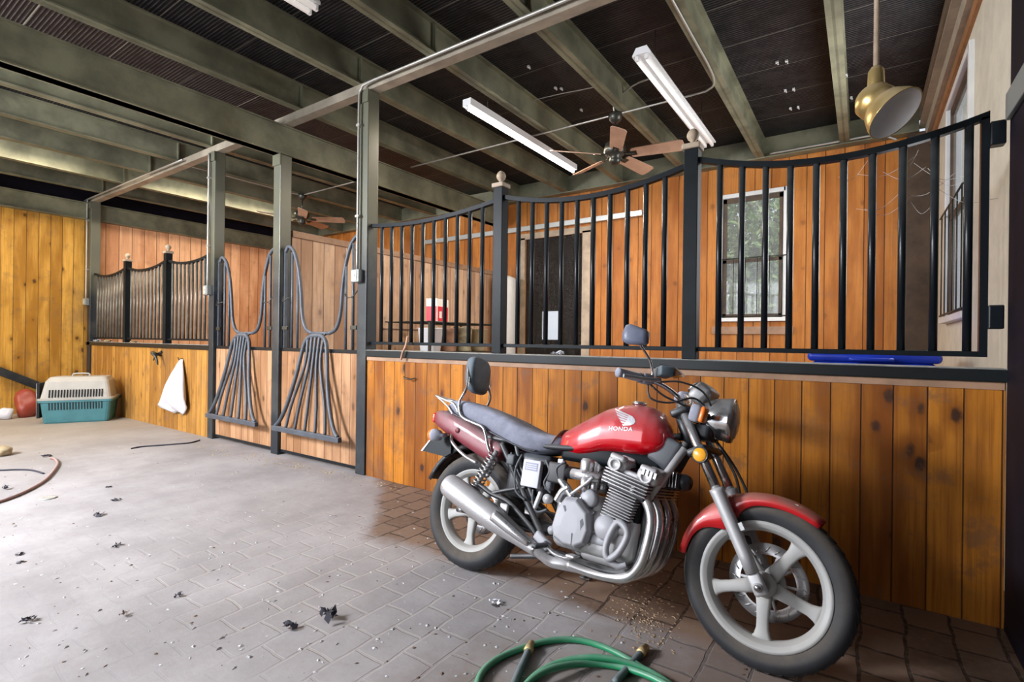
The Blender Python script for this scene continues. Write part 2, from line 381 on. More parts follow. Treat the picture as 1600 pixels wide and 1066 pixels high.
struct('wall_back', mb, 'pine_back')
mb = MB()  # right wall of the stall, a window in it
mb.bb(.62, .74, YP-.05, 4.75, 0, 3.95); mb.bb(.62, .74, 5.92, 7.52, 0, 3.95); mb.bb(.62, .74, 4.75, 5.92, 0, 1.5); mb.bb(.62, .74, 4.75, 5.92, 3.38, 3.95)
struct('wall_right', mb, 'beige_wall')
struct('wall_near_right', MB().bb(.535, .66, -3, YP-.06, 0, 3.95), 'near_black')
struct('wall_sky_block', MB().bb(-1.6, .535, -3.1, -3.0, 0, 3.95), 'pine_front')  # unseen wall behind the camera, added to block sky light from the right
tag(MB().bb(.515, .535, 2.6, 3.12, 2.28, 2.40).build('wall_bracket', 'box_metal', bevel=.004), 'grey metal bracket on the dark wall at the right edge', 'bracket')
# front partition of tongue-and-groove pine
struct('wall_partition', MB().bb(-3.80, .535, YP-.045, YP+.045, 0, 1.11), 'pine_front')
struct('wall_partition', MB().bb(-11.2, -6.82, YP-.045, YP+.045, 0, 1.11), 'pine_goldx')
struct('trim_1', MB().bb(-3.80, .54, YP-.07, YP+.07, 1.11, 1.172), 'ledge_paint', bevel=.005)
struct('trim_2', MB().bb(-11.2, -6.80, YP-.07, YP+.07, 1.11, 1.172), 'ledge_paint', bevel=.005)
struct('trim_3', MB().bb(-3.80, .53, YP-.052, YP-.045, 1.075, 1.11), 'cap_wood')
struct('wall_divider', MB().bb(-5.35, -5.25, YP+.09, YB, 0, 2.40), 'pine_divider')
struct('trim_4', MB().bb(-5.37, -5.23, YP+.09, YB, 2.40, 2.47), 'cap_wood')
struct('trim_5', MB().bb(.40, .60, YB-.10, YB, 0, 3.68), 'dark_wood')
# corner board and rails high on the right wall
struct('trim_6', MB().bb(.56, .62, 3.3, YB, 3.62, 3.74).bb(.50, .62, 3.3, YB, 3.74, 3.76), 'rail_tan')
struct('trim_7', MB().bb(.50, .62, 3.3, YB, 3.84, 3.95), 'rail_tan')
struct('trim_8', MB().bb(.595, .62, 3.3, 7.3, 3.52, 3.60), 'trim_orange')
# steel
def ibeam(mb, x, y0, y1, z0, z1, fw=.10, wt=.02):
    mb.bb(x-fw/2, x+fw/2, y0, y1, z0, z0+.014); mb.bb(x-fw/2, x+fw/2, y0, y1, z1-.014, z1); mb.bb(x-wt/2, x+wt/2, y0, y1, z0, z1)
    return mb
JX = [(-.20, 'steel ceiling joist nearest the right wall, above the gold pendant lamp'),
      (-1.12, 'steel ceiling joist just right of the unlit two-tube light'),
      (-2.08, 'steel ceiling joist carrying the nearer ceiling fan'),
      (-3.03, 'steel ceiling joist just right of the lit tube light'),
      (-3.98, 'steel ceiling joist meeting the cross beam at the middle post with conduit'),
      (-4.93, 'steel ceiling joist just right of the deep main girder'),
      (-6.85, 'first thin steel joist left of the deep main girder'),
      (-7.80, 'steel joist above the far fan, a conduit along its bottom'),
      (-8.72, 'steel joist between the far fan and the brightly lit joist'),
      (-9.68, 'steel joist with a bright glow of lamplight along its face'),
      (-10.6, 'last steel ceiling joist before the golden end wall')]
for x, lb in JX:
    mb = ibeam(MB(), x, -2.9, YB-.1, 3.685, 3.95)
    mb.bb(x-.045, x+.045, YP-.05, YP-.035, 3.70, 3.935)
    tag(mb.build('ceiling_joist', 'steel'), lb, 'joist', 'steel joists under the black deck')
g = MB(); ibeam(g, -5.30, -2.9, YB-.1, 3.28, 3.60, .16, .11); tag(g.build('main_girder', 'steel'), 'deep olive steel girder running above the post between the two yoke gates', 'girder')
h = MB(); h.bb(-11.2, -5.39, YP-.05, YP+.05, 3.60, 3.685); h.bb(-5.21, .53, YP-.05, YP+.05, 3.60, 3.685); h.bb(-5.4, -5.2, YP-.05, YP+.05, 3.60, 3.685)
tag(h.build('cross_beam', 'steel_light'), 'long pale steel cross beam above the stall fronts, under the joists', 'beam')
tag(ibeam(MB(), 0, 0, 1, 0, 1).build('x', 'steel'), None, None); bpy.data.objects.remove(bpy.data.objects['x'])
b2 = MB(); b2.bb(-11.2, .5, YB-.1, YB-.02, 3.685, 3.95); b2.bb(-11.2, .5, YB-.16, YB-.02, 3.67, 3.685)
tag(b2.build('wall_beam', 'steel'), 'steel beam along the top of the orange back wall', 'beam')
b3 = MB(); b3.bb(-11.2, -11.12, -2.9, YB-.17, 3.30, 3.56); b3.bb(-11.2, -11.06, -2.9, YB-.17, 3.285, 3.30); b3.bb(-11.2, -11.06, -2.9, YB-.17, 3.56, 3.575)
tag(b3.build('wall_beam', 'steel'), 'steel beam along the top of the golden end wall', 'beam')
# columns
def column(x, lb, top=3.60, w=.125):
    o = thing('steel_column', (x, YP, 0), lb, 'column', 'square steel columns of the stall fronts')
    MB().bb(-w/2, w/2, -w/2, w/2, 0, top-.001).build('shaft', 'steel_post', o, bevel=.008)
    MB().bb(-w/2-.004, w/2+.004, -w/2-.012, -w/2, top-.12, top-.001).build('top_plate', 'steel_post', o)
    return o
column(-3.87, 'square steel column right of the yoke gates, where the long grille begins', w=.13)
column(-5.30, 'square steel column between the two yoke gates, under the deep girder', 3.28, .135)
column(-6.75, 'square steel column left of the yoke gates, beside the far grille', w=.13)
column(-11.08, 'square steel column in the far corner against the golden end wall', w=.14)
# ------------------------------------------------------------------ grilles
def sag(t_, za, zb, dip): return za*(1-t_)+zb*t_-dip*4*t_*(1-t_)
def grille(x0, x1, lb, dip=.075, nb=10, z0=2.345, z1=2.355, fr=False, bm_='black_paint'):
    o = thing('iron_grille', ((x0+x1)/2, YP, 1.172), lb, 'grille', 'curved-top grille panels on the stall fronts')
    cx = (x0+x1)/2; L = x1-x0
    T = lambda x, z: (x-cx, 0, z-1.172)
    n = 16; pts = [T(x0+L*i/n, sag(i/n, z0, z1, dip)) for i in range(n+1)]
    rings = [[Vector(p)+Vector((0, a, b)) for a, b in ((-.02, -.016), (.02, -.016), (.02, .016), (-.02, .016))] for p in pts]
    MB().loft(rings, smooth=False).build('top_rail', 'post_paint', o)
    MB().box(T(cx, 1.235), (L, .036, .026)).build('bottom_rail', 'post_paint', o, bevel=.003)
    for i in range(nb):
        x = x0+L*(i+1)/(nb+1) if not fr else x0+.115+(L-.185)*i/(nb-1)
        zt = sag((x-x0)/L, z0, z1, dip)-.008
        MB().tube([T(x, 1.245), T(x, zt)], .0175, 12, False).build('bar', bm_, o)
    if fr:
        MB().bb(x1-cx-.03, x1-cx, -.02, .02, .05, z1-1.172-.01).build('end_upright', 'black_paint', o)
        for z in (.235, 1.08): MB().bb(x1-cx, x1-cx+.055, -.03, .03, z-.055, z+.055).build('hinge', 'black_paint', o, bevel=.006)
    return o
def gpost(x, lb, w=.085):
    o = thing('grille_post', (x, YP, 1.172), lb, 'post', 'grille posts with ball finials')
    MB().bb(-w/2, w/2, -w/2, w/2, 0, 1.28).build('shaft', 'post_paint', o, bevel=.004)
    MB().bb(-w/2-.012, w/2+.012, -w/2-.012, w/2+.012, 1.28, 1.315).build('cap', 'tan_paint', o, bevel=.008)
    MB().lathe([(.0, .0), (.024, .0), (.016, .012), (.014, .02), (.03, .034), (.037, .052), (.036, .068), (.026, .086), (.012, .096), (0, .099)], (0, 0, 1.315), (0, 0, 1), 20, False).build('finial', 'tan_paint', o)
    return o
gpost(-2.32, 'grille post with tan ball finial behind the motorcycle\'s backrest'); gpost(-.87, 'grille post with ball finial above the motorcycle handlebars, nearest the right wall')
gpost(-8.15, 'far grille post with ball finial, nearer the column with conduit'); gpost(-9.60, 'far grille post with ball finial, nearer the end wall corner')
grille(-3.80, -2.365, 'curved grille panel just right of the middle column', z0=2.335, z1=2.36, dip=.05)
grille(-2.275, -.915, 'curved grille panel between the two near finial posts', z0=2.375, z1=2.36, dip=.095)
grille(-.825, .475, 'curved grille panel hinged to the dark wall, in front of the window', z0=2.385, z1=2.345, dip=.105, fr=True)
grille(-8.105, -6.82, 'far grille panel beside the column left of the yoke gates', bm_='lit_grille')
grille(-9.555, -8.195, 'far grille panel between the two far finial posts', bm_='lit_grille')
grille(-11.0, -9.645, 'far grille panel nearest the golden end wall', bm_='lit_grille')
# ------------------------------------------------------------------ stall doors with yoke openings
def stall_door(xc, lb, hw=.64):
    o = thing('stall_door', (xc, YP, 0), lb, 'gate', 'stall doors with fold-down yokes')
    MB().bb(-hw, hw, -.03, .03, .06, 1.13).build('door_panel', 'pine_door', o)
    MB().bb(-hw, hw, -.035, .035, 1.13, 1.165).bb(-hw, hw, -.036, .036, .03, .06).build('door_rail', 'black_paint', o)
    for s in (-1, 1):
        P = [(s*hw*.99, 0, 2.22), (s*(hw-.06), 0, 2.27), (s*(hw-.16), 0, 2.20), (s*(hw-.24), 0, 2.02), (s*(hw-.29), 0, 1.78), (s*(hw-.32), 0, 1.52), (s*(hw-.39), 0, 1.37), (s*(hw-.50), 0, 1.325)]
        MB().tube(P, .019, 10).build('yoke_arch', 'yoke_steel', o)
        MB().bb(s*hw-.017, s*hw+.017, -.017, .017, 1.165, 2.24).build('upright', 'yoke_steel', o)
        for dx, zt in ((.13, 2.20), (.235, 1.98)):
            MB().tube([(s*(hw-dx), 0, 1.16), (s*(hw-dx), 0, zt)], .0145, 10, False).build('bar', 'yoke_steel', o)
        # hook
        MB().tube([(s*(hw-.02), -.03, 1.74), (s*(hw-.05), -.06, 1.68), (s*(hw-.11), -.08, 1.665), (s*(hw-.16), -.07, 1.70), (s*(hw-.19), -.05, 1.70)], .006, 6).build('hook', 'fan_dark', o)
        MB().bb(s*(hw-.11), s*(hw-.02), -.05, -.02, 1.36, 1.40).build('latch', 'fan_dark', o, bevel=.005)
    MB().tube([(-hw+.48, 0, 1.325), (hw-.48, 0, 1.325)], .016, 10, False).build('yoke_rail', 'yoke_steel', o)
    return o
def yoke(xc, lb):
    o = thing('folding_yoke', (xc, YP, 0), lb, 'gate yoke', 'fold-down yokes hanging on the stall doors')
    top, bot = -.05, -.17
    def Y(z): return bot+(top-bot)*((z-.32)/.98)
    L = [(-.52, .34), (-.44, .42), (-.35, .60), (-.27, .85), (-.215, 1.10), (-.175, 1.23), (-.10, 1.29), (0, 1.30)]
    P = [(x, Y(z), z) for x, z in L]+[(-x, Y(z), z) for x, z in L[-2::-1]]
    MB().tube(P, .021, 10).build('arch', 'yoke_steel', o)
    MB().bb(-.56, .56, bot-.022, bot+.022, .295, .345).build('foot_bar', 'yoke_steel', o, bevel=.004)
    for a, c, zt in ((-.33, -.13, 1.26), (-.17, -.065, 1.285), (0, 0, 1.29), (.17, .065, 1.285), (.33, .13, 1.26)):
        MB().tube([(a, Y(.34), .34), (a*.72+c*.28, Y(.6), .6), (c, Y(1.0), 1.0), (c, Y(zt), zt)], .0165, 10).build('bar', 'yoke_steel', o)
    for s in (-1, 1): MB().tube([(s*.10, -.05, 1.285), (s*.10, 0, 1.325)], .012, 8, False).build('hinge', 'yoke_steel', o)
    return o
stall_door(-4.585, 'wood and steel stall door with curved yoke opening, beside the middle column'); stall_door(-6.03, 'wood and steel stall door with curved yoke opening, farther left')
yoke(-4.585, 'steel yoke gate folded down on the right-hand stall door'); yoke(-6.03, 'steel yoke gate folded down on the left-hand stall door')
# ------------------------------------------------------------------ window, door, track on the back wall
def window(name, along, a0, a1, z0, z1, wall, sgn, guard):
    """along 0: wall in x; 1: wall in y"""
    def bx(m, p0, p1, d0, d1, q0, q1):
        return m.bb(p0, p1, wall+sgn*d0, wall+sgn*d1, q0, q1) if along == 0 else m.bb(wall+sgn*d0, wall+sgn*d1, p0, p1, q0, q1)
    mb = MB(); f = .03
    bx(mb, a0-f, a0+.025, -.03, .08, z0-f, z1+f); bx(mb, a1-.025, a1+f, -.03, .08, z0-f, z1+f)
    bx(mb, a0, a1, -.03, .08, z1-.025, z1+f); bx(mb, a0-f*1.6, a1+f*1.6, -.06, .08, z0-f, z0+.02)
    o = struct(name, mb, 'white_paint' if along == 0 else 'white_paint', bevel=.004)
    mb = MB(); zm = (z0+z1)/2-.05; g = .045
    for p0, p1, q0, q1 in ((a0+.03, a0+.03+g, z0+.02, z1-.03), (a1-.03-g, a1-.03, z0+.02, z1-.03), (a0+.03, a1-.03, z1-.09, z1-.03), (a0+.03, a1-.03, zm-.02, zm+.02), (a0+.03, a1-.03, z0+.02, z0+.07)):
        bx(mb, p0, p1, .0, .035, q0, q1)
    mb.build('window_sash', 'dark_wood', o)
    mb = MB(); bx(mb, a0+.05, a1-.05, .015, .02, z0+.05, z1-.05); mb.build('window_pane', 'glass', o)
    if guard:
        mb = MB(); k = 6
        ax = (lambda p, d, z: (p, wall+sgn*d, z)) if along == 0 else (lambda p, d, z: (wall+sgn*d, p, z))
        mb.tube([ax(a0-.02, -.05, zm+.03), ax(a1+.08, -.05, zm+.03)], .008, 6, False); mb.tube([ax(a0-.02, -.05, z0+.04), ax(a1+.05, -.05, z0+.04)], .008, 6, False)
        for i in range(k): mb.tube([ax(a0+.03+(a1-a0-.06)*i/(k-1), -.05, z0+.03), ax(a0+.03+(a1-a0-.06)*i/(k-1), -.05, zm+.04)], .005, 6, False)
        mb.build('window_guard', 'fan_dark', o)
    return o
window('window_1', 0, -1.62, -.83, 1.60, 3.27, YB, 1, True)
window('window_2', 1, 4.75, 5.92, 1.5, 3.38, .62, 1, True)
struct('trim_9', MB().bb(-1.72, -.73, YB-.03, YB-.005, 1.40, 1.50), 'cap_wood')
# black door with a pale window
mb = MB(); a, b_, c, d = -4.50, -4.17, 1.30, 1.78
mb.bb(-4.82, a, YB+.02, YB+.06, 0, 3.02); mb.bb(b_, -3.72, YB+.02, YB+.06, 0, 3.02); mb.bb(a, b_, YB+.02, YB+.06, 0, c); mb.bb(a, b_, YB+.02, YB+.06, d, 3.02)
dr = struct('door_1', mb, 'plastic_sheet')
MB().bb(a, b_, YB+.035, YB+.042, c, d).build('door_pane', 'glass', dr)
mb = MB(); mb.bb(-4.95, -4.82, YB-.03, YB, 0, 3.05); mb.bb(-3.72, -3.58, YB-.03, YB, 0, 3.05); mb.bb(-4.95, -3.58, YB-.03, YB, 3.02, 3.12)
struct('trim_10', mb, 'tan_paint')
tk = MB(); tk.bb(-7.2, -2.72, YB-.09, YB-.03, 3.16, 3.24); tag(tk.build('door_track', 'galv', bevel=.004), 'galvanised sliding door track on the orange back wall', 'track')
# white tank heater beside the door
o = thing('water_heater', (-5.02, 7.05, 0), 'white upright cylinder standing beside the dark doorway', 'water heater')
MB().lathe([(0, 0), (.20, 0), (.205, .03), (.205, 2.25), (.19, 2.33), (.1, 2.37), (0, 2.38)], (0, 0, 0), (0, 0, 1), 28, False).build('body', 'white_paint', o)
MB().tube([(0, 0, 2.36), (0, 0, 2.5)], .03, 12, False).build('vent_pipe', 'galv', o)
# table with cage and clutter in the stall, seen between the bars
tb = thing('wire_table', (-4.78, 5.35, 0), 'black wire topped table standing against the pale stall divider', 'table')
mb = MB()
for i in range(22): mb.tube([(-.38, -.75+1.5*i/21, 1.50), (.38, -.75+1.5*i/21, 1.50)], .005, 5, False)
for x in (-.38, 0, .38): mb.tube([(x, -.78, 1.50), (x, .78, 1.50)], .009, 6, False)
mb.build('wire_top', 'fan_dark', tb)
for x in (-.36, .36):
    for y in (-.72, .72): MB().bb(x-.015, x+.015, y-.015, y+.015, 0, 1.5).build('leg', 'fan_dark', tb)
MB().bb(-.38, .38, -.75, .75, 1.10, 1.12).build('lower_shelf', 'fan_dark', tb)
for (x, y, nm, mt, lb, r, hgt) in ((-4.55, 4.78, 'bucket', 'fixture', 'pale bucket at the left end of the shelf behind the grille', .16, .29), (-4.53, 5.10, 'clay_pot', 'pot', 'reddish clay pot behind the grille, right of the pale bucket', .13, .30),
                               (-4.53, 5.40, 'jar', 'jar', 'mossy jar in the middle of the shelf behind the grille', .13, .32), (-4.53, 5.74, 'tin_can', 'straw', 'tan tin at the right end of the shelf behind the grille', .13, .30)):
    o = thing(nm, (x, y, 1.122), lb, nm.replace('_', ' '))
    MB().lathe([(0, 0), (r*.75, 0), (r*.8, .01), (r, hgt), (r+.01, hgt+.01), (r-.01, hgt+.005), (r*.7, .03), (0, .03)], (0, 0, 0), (0, 0, 1), 20, False).build('body', mt, o)
    if nm == 'bucket': MB().tube([(0, -r, hgt), (0, -r*.7, hgt+.035), (0, 0, hgt+.05), (0, r*.7, hgt+.035), (0, r, hgt)], .005, 6).build('handle', 'galv', o)
o = thing('carton', (-4.62, 4.98, 1.506), 'white and red carton on top of the black wire table', 'box', rz=R_(14))
MB().bb(-.08, .08, -.16, .16, 0, .30).build('body', 'white_paint', o, bevel=.003)
mb = MB()
for p0, p1, q0, q1 in ((-.14, .01, .01, .05), (-.14, .01, .14, .20), (-.14, -.10, .05, .14), (-.03, .01, .05, .14), (.04, .14, .01, .20)): mb.bb(.0805, .083, p0, p1, q0, q1)
for p0, p1, q0, q1 in ((-.075, .075, .01, .20),): mb.bb(p0, p1, -.163, -.1605, q0, q1)
mb.build('red_print', 'red_print', o)
# stuff on the near ledge
o = thing('feed_bin', (.05, 4.7, 0), 'bright blue plastic bin behind the right end of the black ledge', 'bin')
MB().rbox((0, 0, .585), (.74, .60, 1.17), .07).build('body', 'blue_plastic', o)
MB().rbox((0, 0, 1.185), (.78, .64, .07), .03).build('lid', 'blue_plastic', o)
MB().tube([(-.12, -.33, 1.17), (-.10, -.36, 1.17), (.10, -.36, 1.17), (.12, -.33, 1.17)], .012, 8).build('handle', 'blue_plastic', o)
def clump(name, mat, loc, r, lb, cat, group=None, n=26, fl=.5, seed=0, kind=None):
    rd = random.Random(seed); mb = MB()
    for i in range(n):
        a = rd.uniform(0, 6.28); q = rd.uniform(0, 1)**.6*r; s = r*rd.uniform(.25, .6)
        c = Vector((math.cos(a)*q, math.sin(a)*q, rd.uniform(.05, fl)*r*(1-q/r*.7)))
        d1 = Vector((rd.uniform(-1, 1), rd.uniform(-1, 1), rd.uniform(-.4, .6))).normalized()*s; d2 = d1.orthogonal().normalized()*s*rd.uniform(.3, .7)
        up = d1.cross(d2).normalized()*s*.12
        mb.add([c-d1, c+d2, c+d1, c-d2, c-d1*.3+up, c+d1*.3+up], [(0, 1, 4), (1, 5, 4), (1, 2, 5), (2, 3, 5), (3, 4, 5), (3, 0, 4), (0, 3, 2, 1)], False)
    lo = min(v.z for v in mb.v)
    for v in mb.v: v.z -= lo
    ob = mb.build(name, mat); ob.location = loc; return tag(ob, lb, cat, group, kind)
clump('crumpled_tissue', 'white_bag', (-1.78, YP-.01, 1.172), .05, 'small white crumpled scrap lying on the black ledge', 'scrap', n=18, seed=3)
clump('straw_pile', 'straw', (-10.2, YP-.055, 1.172), .05, 'loose straw lying on the far ledge near the corner column', 'straw', n=40, seed=5)
clump('straw_pile', 'straw', (-9.15, YP-.055, 1.172), .05, 'loose straw on the far ledge under the middle grille', 'straw', n=30, seed=6)
clump('feather_tuft', 'white_bag', (-10.82, YP-.02, 1.172), .06, 'white tuft at the corner end of the far ledge', 'scrap', n=16, seed=8)
o = MB().tube([(-3.27, YP-.05, 1.30), (-3.26, YP-.08, 1.22), (-3.275, YP-.1, 1.16), (-3.30, YP-.095, 1.10)], .010, 7).build('red_rag', 'pot'); tag(o, 'thin pinkish rag tied over the bottom rail of the grille', 'rag')
# ------------------------------------------------------------------ electrical
def elbox(x, z, lb, top, y=YP-.065-.03, gw='conduit boxes on the columns'):
    o = thing('switch_box', (x, y, z), lb, 'electrical box', gw)
    MB().bb(-.055, .055, -.03, .03, -.06, .06).build('body', 'box_metal', o, bevel=.006)
    MB().bb(-.035, .035, -.036, -.03, -.045, .045).bb(-.006, .006, -.042, -.036, -.012, .012).build('cover_plate', 'galv', o)
    mb = MB(); mb.tube(top, .012, 10); mb.build('conduit', 'conduit', o)
    for q in (.55, 1.4): MB().bb(-.022, .022, -.016, .03, q, q+.02).build('strap', 'conduit', o)
elbox(-3.90, 1.86, 'grey switch box with conduit on the middle column', [(0, 0, .05), (0, 0, 1.0), (0, 0, 1.62), (.03, -.0, 1.74), (.14, .0, 1.775), (.8, 0, 1.775), (4.0, 0, 1.775)])
elbox(-6.78, 1.86, 'grey switch box with conduit on the column left of the yoke gates', [(0, 0, .05), (0, 0, 1.0), (0, 0, 1.72)])
elbox(-11.1, 1.86, 'grey switch box with conduit on the far corner column', [(0, 0, .05), (0, 0, 1.0), (0, 0, 1.66), (.03, 0, 1.74), (.14, 0, 1.775), (3.6, 0, 1.775)], y=YP-.10)
def conduit(pts, lb, r=.010): tag(MB().tube(pts, r, 8).build('conduit_pipe', 'conduit'), lb, 'conduit', 'conduits under the ceiling')
conduit([(-5.2, 5.03, 3.668), (-4, 5.03, 3.668), (-2, 5.03, 3.668), (-1.35, 5.03, 3.668), (-1.22, 5.0, 3.668), (-1.15, 4.9, 3.668), (-1.12, 4.6, 3.668), (-1.12, 3.8, 3.668), (-1.12, 1.0, 3.668)], 'thin conduit crossing below the joists to the nearer fan')
conduit([(-5.42, 5.03, 3.668), (-6.6, 5.03, 3.668), (-7.6, 5.03, 3.668), (-7.74, 5.0, 3.668), (-7.79, 4.85, 3.668), (-7.80, 4.4, 3.668), (-7.80, 3.35, 3.668)], 'thin conduit bending toward the farther fan')
conduit([(-1.0, YB-.19, 3.70), (-.3, YB-.19, 3.70), (.05, YB-.19, 3.70), (.2, YB-.19, 3.66), (.3, YB-.19, 3.60)], 'pale conduit along the top of the back wall, right of the window', .014)
conduit([(-1.75, 5.0, 3.93), (-1.95, 4.98, 3.90), (-2.16, 5.0, 3.80), (-2.18, 5.03, 3.68)], 'curved conduit dropping to the nearer fan mount')
conduit([(-3.0, 4.7, 3.90), (-2.7, 4.75, 3.91), (-2.3, 4.8, 3.90), (-2.13, 4.8, 3.90)], 'loose wire strung between two joists, left of the near fan', .005)
for px, py, lb in ((1214, 98, 'left white clip of the nearest ceiling pair right of the unlit tube light'), (1229, 96, 'right white clip of the nearest ceiling pair right of the unlit tube light'), (1227, 142, 'left white clip of the middle ceiling pair right of the unlit tube light'), (1240, 140, 'right white clip of the middle ceiling pair right of the unlit tube light'), (1235, 170, 'left white clip of the farthest ceiling pair right of the unlit tube light'), (1247, 168, 'right white clip of the farthest ceiling pair right of the unlit tube light'), (826, 105, 'nearest tiny white ceiling clip between the lit tube light and near fan'), (868, 138, 'left tiny white clip of the middle ceiling pair before the near fan'), (877, 139, 'right tiny white clip of the middle ceiling pair before the near fan'), (908, 172, 'farthest tiny white ceiling clip between lit tube light and near fan'), (1322, 117, 'nearer tiny white ceiling clip left of the gold pendant lamp'), (1330, 153, 'farther tiny white ceiling clip left of the gold pendant lamp')):
    dx, dy = px-800, py-533; xx = dx*math.cos(ROLL)+dy*math.sin(ROLL); yy = -dx*math.sin(ROLL)+dy*math.cos(ROLL); d = 797*(3.935-CH)/-yy; p = Fv*d+Rv*(xx/797*d)
    tag(MB().box((p.x, p.y, 3.938), (.022, .03, .016)).box((p.x+.008, p.y+.01, 3.926), (.01, .012, .016)).build('deck_clip', 'white_paint'), lb, 'clip', 'white clips on the ceiling deck')
def tube_fixture(x, y0, y1, z, lb, lit, n=2, dz=0):
    o = thing('tube_light', (x, (y0+y1)/2, z), lb, 'tube light'); L = (y1-y0)/2
    pr = [(-.075, 0), (-.075, .015), (-.045, .07), (.045, .07), (.075, .015), (.075, 0), (.03, .012), (-.03, .012)] if n == 2 else [(-.05, .0), (-.05, .07), (.05, .07), (.05, 0)]
    MB().prism([(a, -L, b+.03) for a, b in pr], (0, 2*L, 0)).build('housing', 'fixture', o)
    for s in ((-1, 1) if n == 2 else (0,)):
        MB().tube([(s*.038, -L+.02, .012), (s*.038, L-.02, .012)], .019, 12, False).build('lamp_tube', 'tube_lit' if lit else 'tube_off_glow', o)
        for e in (-1, 1): MB().bb(s*.038-.012, s*.038+.012, e*(L-.012)-.012, e*(L-.012)+.012, -.005, .035).build('socket', 'fixture', o)
    for e in (-1, 1): MB().tube([(0, e*L*.7, .09), (0, e*L*.7, 3.95-z)], .003, 5, False).build('hanger', 'fan_dark', o)
    if lit: 
        l = light('AREA', 'tube_glow', (x, (y0+y1)/2, z-.03), (0, 0, R_(90)), lit, (1, .86, .68), shape='RECTANGLE', size=2*L, size_y=.1)
    return o
tube_fixture(-3.22, 3.85, 6.1, 3.54, 'lit tube light hanging between joists, left of the nearer fan', 75, 1)
tube_fixture(-1.49, 3.95, 6.15, 3.55, 'unlit two-tube white light right of the nearer fan', 0, 2)
tube_fixture(-3.2, .1, 2.15, 3.56, 'end of a white tube light cut off by the top of the photo', 0, 2)
tube_fixture(-9.18, 3.6, 5.9, 3.86, 'tube light tucked behind the joist in the far stall', 60, 1)
tube_fixture(-9.18, .2, 2.6, 3.86, 'tube light tucked behind the joist over the far aisle', 60, 1)
def fan(loc, lb, rz, ztop):
    o = thing('ceiling_fan', loc, lb, 'ceiling fan', 'five-blade ceiling fans', rz)
    hgt = ztop-loc[2]
    MB().lathe([(0, hgt), (.065, hgt), (.075, hgt-.02), (.06, hgt-.07), (.03, hgt-.10), (0, hgt-.10)], (0, 0, 0), (0, 0, 1), 20, False).build('canopy', 'fan_dark', o)
    MB().tube([(0, 0, hgt-.08), (0, 0, .12)], .011, 10, False).build('downrod', 'fan_dark', o)
    MB().lathe([(0, .15), (.05, .15), (.10, .12), (.115, .07), (.115, .03), (.09, .0), (.05, -.02), (.06, -.05), (.055, -.08), (.02, -.10), (0, -.10)], (0, 0, 0), (0, 0, 1), 24, False).build('motor', 'fan_dark', o)
    for k in range(5):
        a = R_(72*k); X = Matrix.Rotation(a, 4, 'Z') @ Matrix.Translation((0, 0, .0)) @ Matrix.Rotation(R_(-20), 4, 'X')
        pts = [(.17, -.05), (.19, -.066), (.66, -.08), (.69, -.065), (.70, 0), (.69, .065), (.66, .08), (.19, .066), (.17, .05)]
        MB(X).prism([(x, y, -.004) for x, y in pts], (0, 0, .008)).build('blade', 'blade', o)
        MB(X).tube([(.09, 0, .02), (.13, 0, -.005), (.20, 0, -.008)], .009, 6).bb(.15, .23, -.03, .03, -.009, -.0045).build('blade_iron', 'fan_dark', o)
fan((-2.17, 5.03, 3.24), 'tan five-blade ceiling fan hanging right of the lit tube light', R_(8), 3.68)
fan((-7.75, 5.03, 3.27), 'tan five-blade ceiling fan in the far stall, seen beside the girder column', R_(40), 3.68)
# brass pendant lamp
pl = thing('pendant_lamp', (.075, 2.95, 2.285), 'gold barn-style pendant lamp with white inner shade, hanging at upper right', 'lamp')
MB().tube([(-.035, 0, .26), (-.035, 0, 1.69)], .012, 12, False).build('stem', 'tan_paint', pl)
ax = Vector((.50, -.28, -.62)).normalized()
MB().lathe([(0, .36), (.02, .36), (.032, .34), (.036, .25), (.036, .235), (0, .235)], (-.035, 0, -.06), (0, 0, 1), 20, False).build('socket_cap', 'brass', pl)
c0 = Vector((-.045, .0, .145))
pr = [(.03, -.06), (.055, -.045), (.08, -.01), (.083, .03), (.070, .05), (.092, .07), (.114, .115), (.119, .14), (.122, .142)]
MB().lathe(pr, c0, ax, 36, False).build('shade', 'brass', pl, solid=.003)
MB().lathe([(.117, .141), (.110, .115), (.088, .074), (.06, .055), (0, .05)], c0, ax, 36, False).build('shade_lining', 'shade_white', pl)
# ------------------------------------------------------------------ pet carrier, bags, rail
cr = thing('pet_carrier', (-9.68, 2.66, 0), 'grey and teal plastic pet carrier on the floor by the end wall', 'pet carrier', rz=R_(62))
Lc, Wc = .42, .27
def ring(hx, hy, z, r=.05):
    P = []
    for q in range(4):
        sx = 1 if q in (0, 3) else -1; sy = 1 if q in (0, 1) else -1
        for a in range(4):
            th = q*math.pi/2+a*math.pi/6; P.append(Vector((sx*(hx-r)+r*math.cos(th), sy*(hy-r)+r*math.sin(th), z)))
    return P
MB().loft([ring(Lc-.05, Wc-.03, 0), ring(Lc-.04, Wc-.02, .02), ring(Lc-.01, Wc, .30), ring(Lc+.015, Wc+.02, .305), ring(Lc+.015, Wc+.02, .335)], smooth=False).build('lower_shell', 'teal', cr)
MB().loft([ring(Lc+.018, Wc+.023, .336), ring(Lc+.018, Wc+.023, .36), ring(Lc-.01, Wc, .365), ring(Lc-.05, Wc-.05, .60), ring(Lc-.09, Wc-.10, .66), ring(Lc-.14, Wc-.15, .665)], smooth=False).build('upper_shell', 'crate_grey', cr)
for s in (-1, 1):
    for zc, tl_ in ((.43, 12), (.25, -4)):
        mb = MB()
        for i in range(19): mb.box((-.30+.6*i/18, s*(Wc-.008), zc), (.012, .02, .11), Matrix.Rotation(R_(s*tl_), 3, 'X'))
        mb.build('vent_slots', 'dark_gap', cr)
